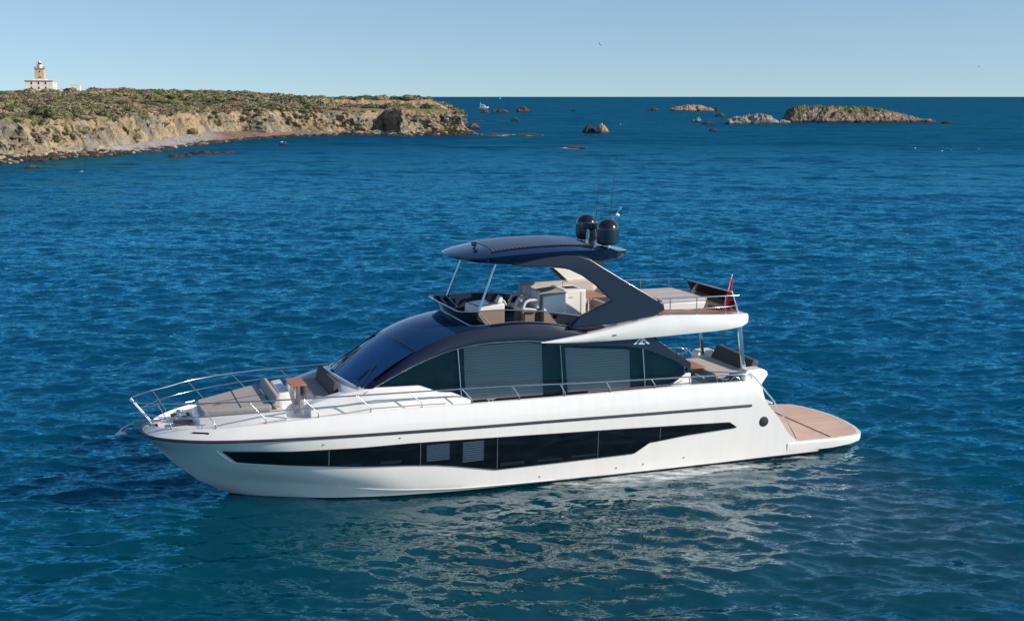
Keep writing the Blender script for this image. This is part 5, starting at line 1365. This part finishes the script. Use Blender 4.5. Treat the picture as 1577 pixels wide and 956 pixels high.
# rocks
def rock(nm, x, y, w, d, h, kd, lb, seed):
    """an outcrop: several tilted, faceted lumps grown together, cut by the water"""
    g_ = np.random.default_rng(seed*13+1)
    if nm == 'shore_rock': h *= .5
    if kd == 'ochre' and nm == 'sea_rock': h *= .88
    nx = int(np.clip(w*9, 50, 170)); ny = int(np.clip(d*12, 36, 120))
    X, Y = np.meshgrid(np.linspace(-w*.56, w*.56, nx), np.linspace(-d*.6, d*.6, ny), indexing='ij')
    P0_ = np.stack([X, Y, 0*X], -1)
    wx = X + .16*w**.6*fbm(P0_/(.35*w**.7)+seed, 3, seed); wy = Y + .16*w**.6*fbm(P0_/(.35*w**.7)+seed+9, 3, seed+1)
    n = {'reef': 9, 'ochre': 3, 'grey': 5}.get(kd, 4)
    if nm == 'rock_islet': n = 26
    Z = np.full_like(X, -.6)
    for k in range(n):
        main = k == 0
        if nm == 'rock_islet' or kd == 'reef':
            cx, cy = g_.uniform(-.40, .40)*w, g_.uniform(-.36, .36)*d; edge = 1-min(1, (abs(cx)/(.5*w))**2)*.65
            hk = h*g_.uniform(.55, 1.0)*edge; rx, ry = w*g_.uniform(.10, .20), d*g_.uniform(.18, .34)
            if kd == 'reef': rx, ry = w*g_.uniform(.14, .28), d*g_.uniform(.15, .3)
        else:
            cx, cy = (g_.uniform(-.10, .12)*w, g_.uniform(-.1, .1)*d) if main else (g_.uniform(-.30, .30)*w, g_.uniform(-.25, .25)*d)
            hk = h if main else h*g_.uniform(.30, .75); rx, ry = (w*.36, d*.40) if main else (w*g_.uniform(.18, .32), d*g_.uniform(.22, .4))
        a = g_.uniform(0, 3.14); c_, s_ = math.cos(a), math.sin(a)
        u = ((wx-cx)*c_+(wy-cy)*s_); v = (-(wx-cx)*s_+(wy-cy)*c_)
        ru = rx*abs(c_)+ry*abs(s_); rv = rx*abs(s_)+ry*abs(c_)
        q = np.maximum(np.maximum(np.abs(u)/ru, np.abs(v)/rv), (np.abs(u)/ru+np.abs(v)/rv)*.72)
        tilt = 1+g_.uniform(-.35, .35)*u/ru+g_.uniform(-.25, .25)*v/rv
        sh = np.clip(1.25-q**(2.2 if kd == "ochre" else 1.6), -.6, None)/1.25
        Z = np.maximum(Z, hk*sh*np.clip(tilt, .4, 1.5))
    P = np.stack([X, Y, Z], -1); sc = max(.5, min(w*.16, 1.6))
    rg = ridged(P/sc+seed, 4, seed+3); Z = Z + np.clip(Z+.35, 0, None)**.5*(.26*h**.6*(rg-.1) + .10*h**.5*fbm(P/(sc*.35)+seed, 3, seed+6))
    if nm == 'rock_islet' or kd == 'grey': Z = Z + np.clip(Z, 0, 1)*.30*ridged(P/.9+seed, 2, seed+8)
    top = np.percentile(Z, 99.7); Z = np.where(Z > 0, Z*h/max(top, .1), Z)
    edge_ = np.maximum(np.abs(X)/(w*.56), np.abs(Y)/(d*.6)); Z = np.where(edge_ > .93, np.minimum(Z, -.4), Z)
    P = np.stack([X, Y, Z], -1)
    base = {'dark': (.042,.036,.033), 'brown': (.070,.052,.042), 'ochre': (.30,.205,.13), 'grey': (.20,.175,.155), 'reef': (.055,.045,.034)}[kd]
    hi = {'dark': (.09,.08,.075), 'brown': (.145,.105,.08), 'ochre': (.42,.31,.21), 'grey': (.37,.33,.30), 'reef': (.12,.095,.065)}[kd]
    t = np.clip(.5+1.2*fbm(P/1.1+seed, 4, seed+4), 0, 1)[..., None]
    col = np.array(base)*(1-t)+np.array(hi)*t
    n1 = fbm(P/.9+seed, 3, seed+11)
    wet = np.clip(1-(Z-min(.45, h*.22)-.35*n1)/.22, 0, 1)[..., None]          # weed and tide line
    col = col*(1-wet)+np.array((.030,.024,.020))*wet
    if nm == 'rock_islet' or kd in ('grey', 'ochre'):
        gu = (vnoise(P/.6+seed, 3) > .66)[..., None] & (Z[..., None] > h*.45); col = np.where(gu, (.60,.56,.51), col)
    i, j = np.meshgrid(np.arange(nx-1), np.arange(ny-1), indexing='ij')
    F = np.stack([i*ny+j, (i+1)*ny+j, (i+1)*ny+j+1, i*ny+j+1], -1).reshape(-1, 4)
    o = npmesh(nm, P.reshape(-1, 3), F, ROCKM, smooth=False, cols={'albedo': np.clip(col, .01, .8).reshape(-1, 3)})
    o.location = (x, y, 0)
    tag(o, lb, {'reef': 'reef', 'rock_islet': 'islet'}.get(nm, 'rock'), 'rocks breaking the sea surface')
for i_, rk in enumerate(ROCKS): rock(*rk, seed=i_+2)

# the long grassy islet
def build_islet():
    xs = np.linspace(-35.5, 34.5, 300); ys = np.linspace(-14, 14, 130)
    zt = np.interp(xs, [-35.5, -34, -32, -29, -24, -10, 3, 9.5, 17, 25, 31, 33.5, 34.5], [-1, 1.5, 6.0, 7.6, 8.1, 7.8, 7.2, 6.6, 4.5, 2.5, .9, .1, -1])
    hw = np.interp(xs, [-35.5, -31, -20, 0, 15, 28, 34.5], [3, 9, 12, 13, 10, 6, 1.0])
    Xg, Yg = np.meshgrid(xs, ys, indexing='ij')
    q = np.abs(Yg)/hw[:, None]
    P0_ = np.stack([Xg, Yg, 0*Xg], -1)
    q = q + .22*fbm(P0_/5, 4, 12)
    prof = np.clip((1.02-q)/.75, -.6, 1); prof = np.where(prof > 0, prof**.9, prof)
    Z = np.where(prof > 0, (zt[:, None])*prof, prof*2.5) + 1.1*fbm(P0_/3.2, 5, 14)*(prof > 0) + .8*ridged(P0_/1.9, 4, 15)*(prof > 0)*np.clip(1.6-prof, .3, 1)
    P = np.stack([Xg, Yg, Z], -1)
    n = fbm(P/4, 4, 17)[..., None]; n2 = fbm(P/1.2, 3, 18)[..., None]
    col = np.array((.20,.145,.105))*(1+.5*n2); col = np.where(n2 > .28, np.array((.36,.28,.22)), col)
    gr = np.clip((prof[..., None]-.62+.5*n-.012*np.maximum(Xg[..., None]-2, 0))/.12, 0, 1)
    col = col*(1-gr)+np.array((.105,.105,.040))*(1+.4*n)*gr
    wet = np.clip(1-(Z[..., None]-.7-.5*n)/.5, 0, 1); col = col*(1-wet)+np.array((.032,.025,.020))*wet
    wh = (vnoise(P/.55, 19) > .70)[..., None] & (Z[..., None] > 1.5); col = np.where(wh, np.array((.62,.57,.50)), col)
    nr, nc = Xg.shape; i, j = np.meshgrid(np.arange(nr-1), np.arange(nc-1), indexing='ij')
    F = np.stack([i*nc+j, (i+1)*nc+j, (i+1)*nc+j+1, i*nc+j+1], -1).reshape(-1, 4)
    o = npmesh("grassy_islet", P.reshape(-1, 3), F, ROCKM, smooth=False, cols={'albedo': np.clip(col, .01, .8).reshape(-1, 3)})
    o.scale = (1, 1, .90); o.location = (157.5, 597, 0); o.rotation_euler = (0, 0, R(-3))
    tag(o, "long grassy rock islet, steep at its left end and tapering to the right", "islet")
build_islet()

# ------------------------------------------------------------------ lighthouse and its neighbours
LW = mat("lime_washed_wall", (.72,.69,.66), rough=.85, vary=.10, vscale=.6)
LS = mat("ochre_tower_stone", (.50,.39,.27), rough=.9, vary=.18, vscale=1.2)
LR = mat("brown_cornice", (.22,.15,.11), rough=.85, vary=.2)
LG = mat("dark_window_glass", (.03,.03,.035), rough=.25)
LF = mat("reddish_window_frame", (.40,.17,.13), rough=.8)
lz = 14.3
lh = empty("lighthouse", (-221.6, 621, lz), R(10.3), "white lighthouse with a square ochre stone tower on the headland skyline", "lighthouse")
lh.scale = (1, 1, .94)
g = G(); g.box(-6.4, 6.0, -6, 6, -1.5, 4.55); wall = g.obj("base_building", LW, lh)
g = G(); g.box(-6.75, 6.3, -6.35, 6.3, 4.552, 4.85); g.obj("cornice", LR, lh, bevel=.05)
g = G(); g.box(-6.55, 6.15, -6.2, 6.15, 4.852, 5.12); g.box(-3.4, 2.4, -3.4, 2.8, 5.12, 5.6); g.obj("roof_terrace", LW, lh, bevel=.03)
for zx in (1.25, 3.55):
    for x in (-3.6, -.4, 2.75):
        g = G(); g.box(x-.42, x+.42, -6.03, -6.002, zx-.62, zx+.66); f_ = g.obj("window", LF, lh)
        g = G(); g.box(x-.28, x+.28, -6.05, -6.034, zx-.5, zx+.54); g.obj("pane", LG, f_)
    for y in (-3, 0, 3):
        g = G(); g.box(6.002, 6.03, y-.4, y+.4, zx-.62, zx+.66); f_ = g.obj("window", LF, lh)
        g = G(); g.box(6.034, 6.05, y-.28, y+.28, zx-.5, zx+.54); g.obj("pane", LG, f_)
g = G(); g.hexa([(-2.6,-2.4,5.1),(1.7,-2.4,5.1),(1.7,1.9,5.1),(-2.6,1.9,5.1),(-2.4,-2.2,10.6),(1.5,-2.2,10.6),(1.5,1.7,10.6),(-2.4,1.7,10.6)]); tw = g.obj("tower", LS, lh)
for dx, zz in ((-.62, 6.5), (.02, 6.5), (-.2, 9.4)):
    g = G(); g.box(dx-.22, dx+.22, -2.42, -2.25, zz-.35, zz+.35); g.obj("window", LG, tw)
g = G(); g.box(-2.75, 1.85, -2.55, 2.05, 10.602, 10.9); gal = g.obj("gallery", LR, lh, bevel=.04)
g = G(); c4_ = [(-2.65,-2.45),(1.75,-2.45),(1.75,1.95),(-2.65,1.95)]
for zz in (11.3, 11.75): g.tube([(x, y, zz) for x, y in c4_], .05, seg=6, closed=True)
for k in range(4):
    a, b = np.array(c4_[k]), np.array(c4_[(k+1) % 4])
    for t in (0, .25, .5, .75): p = a+(b-a)*t; g.tube([(p[0], p[1], 10.9), (p[0], p[1], 11.75)], .04, seg=5)
g.obj("gallery_rail", GREYP, gal)
g = G(); g.lathe([(1.15, 10.9), (1.15, 12.7), (1.25, 12.75), (1.25, 12.85), (0, 12.85)], (-.3, -.25, 0), seg=16); lan = g.obj("lantern_room", LW, lh, angle=40)
g = G(); g.lathe([(.8, 12.85), (.8, 13.75), (0, 13.76)], (-.3, -.25, 0), seg=12); g.obj("lantern_glass", LG, lan)
g = G(); g.lathe([(.98, 13.76), (.95, 13.95), (.75, 14.3), (.4, 14.6), (.12, 14.7), (.1, 14.95), (0, 15.0)], (-.3, -.25, 0), seg=16); g.obj("dome", WHITE, lan, angle=50)
g = G(); g.tube([(-1.6, -1.4, 10.9), (-1.6, -1.4, 15.2)], .06, seg=6); g.tube([(-1.6, -1.4, 13.2), (-1.3, -1.0, 14.4)], .03, seg=5); g.obj("aerial", GREYP, gal)
def hut(name, x, y, w, d, h, rz, lb, cat="hut"):
    z = land_z(x, y)-.6
    e = empty(name, (x, y, z), rz, lb, cat)
    g = G(); g.box(-w/2, w/2, -d/2, d/2, 0, h+.6); g.obj("wall", LW, e, bevel=.03)
    g = G(); g.box(-w/2-.12, w/2+.12, -d/2-.12, d/2+.12, h+.602, h+.75); g.obj("roof_slab", LW, e, bevel=.02)
    g = G(); g.box(-w*.12, w*.12, -d/2-.02, -d/2+.05, .6, min(2.2, h*.8)+.2); g.obj("door", LF, e)
hut("white_hut", -198.3, 599, 4.0, 4.0, 3.0, R(12), "small flat-roofed white hut standing right of the lighthouse")
hut("white_hut", -149.2, 560, .9, .9, 1.0, R(12), "tiny white hut among the bushes right of the lighthouse")
for x, y, l, lb in ((-207.4, 608, 2.6, "short low white wall between the lighthouse and the dark car"), (-194.3, 611, 5.0, "low white wall on the skyline right of the white hut")):
    g = G(); g.box(-l/2, l/2, -.2, .2, -.5, .75); g.box(-l/2-.05, l/2+.05, -.26, .26, .752, .85); o = g.obj("low_wall", LW, None, bevel=.02)
    o.location = (x, y, land_z(x, y)+.25); o.rotation_euler = (0, 0, R(10)); tag(o, lb, "wall")
car = empty("parked_car", (-203.3, 602, land_z(-203.3, 602)+.1), R(8), "dark car parked between the lighthouse and the white hut", "car")
CARM = mat("dark_car_paint", (.012,.014,.022), rough=.2, coat=1)
g = G()
prof = [(-1.95,.45),(-1.9,.85),(-1.0,1.0),(-.45,1.5),(.9,1.55),(1.5,1.1),(1.9,1.0),(1.95,.45)]
g.loft([[(x, y, z) for x, z in prof] for y in (-.82, -.78, .78, .82)]); g.obj("body", CARM, car, bevel=.05)
for x in (-1.2, 1.2):
    for y in (-.74, .74):
        g = G(); g.tube([(x, y-.1, .33), (x, y+.1, .33)], .33, seg=16); g.obj("wheel", BLACKM, car)
g = G(); g.prism_xz([(-.85,1.05),(-.4,1.45),(.85,1.48),(1.3,1.1)], -.835, .835); g.obj("window", LG, car)
# marker post on the far pale cliff
g = G(); g.box(-.35, .35, -.08, .08, -.4, 2.3); g.box(-.42, .42, -.12, .12, 2.302, 2.4); po = g.obj("marker_post", LW, None, bevel=.02)
po.location = (-60.9, 536, land_z(-60.9, 536)); tag(po, "white marker post standing before the pale far cliff of the point", "post")

# ------------------------------------------------------------------ distant boats
BW = mat("white_boat_paint", (.78,.77,.75), rough=.3)
cr = empty("motor_cruiser", (-27.4, 1275, 0), R(-8), "white motor cruiser with flybridge anchored far out near the horizon", "boat")
g = G()
st_ = [(-4.6, 1.3, .2, 1.3), (-2, 1.5, .1, 1.4), (1.5, 1.45, .1, 1.65), (3.6, .8, .3, 2.0), (4.9, .08, 1.2, 2.25)]
g.loft([[(x, -w, zt), (x, -w*.75, zb), (x, 0, zb-.5), (x, w*.75, zb), (x, w, zt)] for x, w, zb, zt in st_]); g.obj("hull", BW, cr)
g = G(); g.hexa([(-3.6,-1.2,1.3),(2.2,-1.1,1.5),(2.2,1.1,1.5),(-3.6,1.2,1.3),(-3.2,-1.1,3.2),(.9,-1.0,3.2),(.9,1.0,3.2),(-3.2,1.1,3.2)]); cab = g.obj("cabin", BW, cr, bevel=.08)
g = G(); g.hexa([(-2.6,-1.22,2.2),(1.1,-1.16,2.2),(1.1,1.16,2.2),(-2.6,1.22,2.2),(-2.5,-1.17,2.85),(.7,-1.1,2.85),(.7,1.1,2.85),(-2.5,1.17,2.85)]); g.obj("cabin_window", LG, cab)
g = G(); g.hexa([(-3.8,-1.2,3.22),(.4,-1.1,3.22),(.4,1.1,3.22),(-3.8,1.2,3.22),(-3.9,-1.25,4.0),(.0,-1.1,4.0),(.0,1.1,4.0),(-3.9,1.25,4.0)]); fb = g.obj("flybridge", BW, cr, bevel=.08)
g = G(); g.tube([(-2.8,-1.0,4.0),(-3.3,-1.0,5.6),(-3.3,1.0,5.6),(-2.8,1.0,4.0)], .1, seg=6); g.tube([(-3.3,0,5.6),(-3.4,0,6.6)], .05, seg=5); g.obj("radar_arch", BW, fb)
sb = empty("sailing_boat", (-47.5, 5500, 0), 0, "tiny white sail on the horizon right of the motor cruiser", "boat")
g = G(); g.loft([[(x, -w, 1.2), (x, 0, -.3), (x, w, 1.2)] for x, w in ((-5, 1.2), (0, 1.7), (5.5, .1))]); g.obj("hull", BW, sb)
g = G(); g.tube([(0, 0, 1), (0, 0, 14)], .1, seg=6); g.obj("mast", GREYP, sb)
g = G(); g.prism_xz([(-.2, 2), (-4.8, 2.2), (-.2, 13.5)], -.03, .03); g.obj("sail", BW, sb)

# ------------------------------------------------------------------ gulls
GW = mat("white_plumage", (.80,.79,.78), rough=.8); GG = mat("grey_plumage", (.28,.29,.31), rough=.8); GB = mat("yellow_bill", (.6,.38,.05), rough=.5)
def gull_mesh(flying):
    bm_ = G()
    prof = [(0,-.26),(.03,-.22),(.075,-.10),(.085,.02),(.07,.12),(.045,.17),(.048,.22),(.04,.26),(0,.285)]
    rings = []
    for r, h in prof:
        rings.append([(h, r*math.cos(a), r*math.sin(a)*.95 + (.05 if h > .14 else 0) + .02) for a in np.linspace(0, 2*math.pi, 10, endpoint=False)])
    bm_.loft(rings); bm_.poly([(-.20, -.04, .03), (-.38, -.06, .04), (-.38, .06, .04), (-.20, .04, .03)])
    return bm_
def gull(x, y, z, rz, lb, flying=False, bank=0, parent=None, dark=False, scale=1.0):
    o = gull_mesh(flying).obj("seagull", GG if dark else GW, None, angle=60)
    o.location = (x, y, z); o.rotation_euler = (bank, 0, rz); o.scale = (scale,)*3
    tag(o, lb, "seagull", "gulls about the bay")
    if flying:
        for s_ in (1, -1):
            g = G(); g.loft([[(.10, s_*.06, .06), (-.07, s_*.06, .05), (-.07, s_*.06, .07)], [(.14, s_*.32, .19), (-.04, s_*.32, .18), (-.04, s_*.32, .195)], [(.02, s_*.66, .10), (-.08, s_*.64, .10), (-.08, s_*.64, .108)]])
            w = g.obj("wing", GG if dark else GW, o, angle=60)
    else:
        g = G(); g.loft([[(.10, s_, .085), (-.25, s_*.5, .06), (-.05, s_*1.05, .02)] for s_ in (-.07, 0, .07)]); g.obj("wing", GG, o, angle=60)
    g = G(); g.tube([(.275, 0, .065), (.33, 0, .055)], [.016, .005], seg=6); g.obj("bill", GB, o)
gull(21.9, 330, 24.3, R(150), "white gull in flight against the sky above the yacht", True, R(35), scale=1.1)
gull(148.5, 420, 20.9, R(20), "dark gull flying high at the far right of the sky", True, R(-20), dark=True)
gull(91.15, 295.6, .05, R(40), "leftmost of the gulls floating on open water at right")
gull(91.8, 279.3, .05, R(10), "gull floating left of its close neighbour on open water at right")
gull(94.95, 282.7, .05, R(80), "gull floating just right of its close neighbour on open water at right")
gull(103.4, 289.7, .05, R(-30), "rightmost gull floating alone on open water")
gull(45.4, 550, .05, R(20), "left of two gulls on the water beyond the twin rock", scale=1.2)
gull(46.8, 550, .05, R(-50), "right of two gulls on the water beyond the twin rock", scale=1.2)
gull(-66.6, 201.7, .05, R(0), "single gull floating in the bay near the left edge")
gull(-55.6, 315.9, .66, R(30), "left gull standing on the small rock in the bay", scale=1.3)
gull(-54.7, 315.8, .62, R(-60), "right gull standing on the small rock in the bay", scale=1.3)
gull(-18.9, 404, land_z(-18.9, 404)+.02, R(0), "gull standing on the brow of the headland tip", scale=1.6)
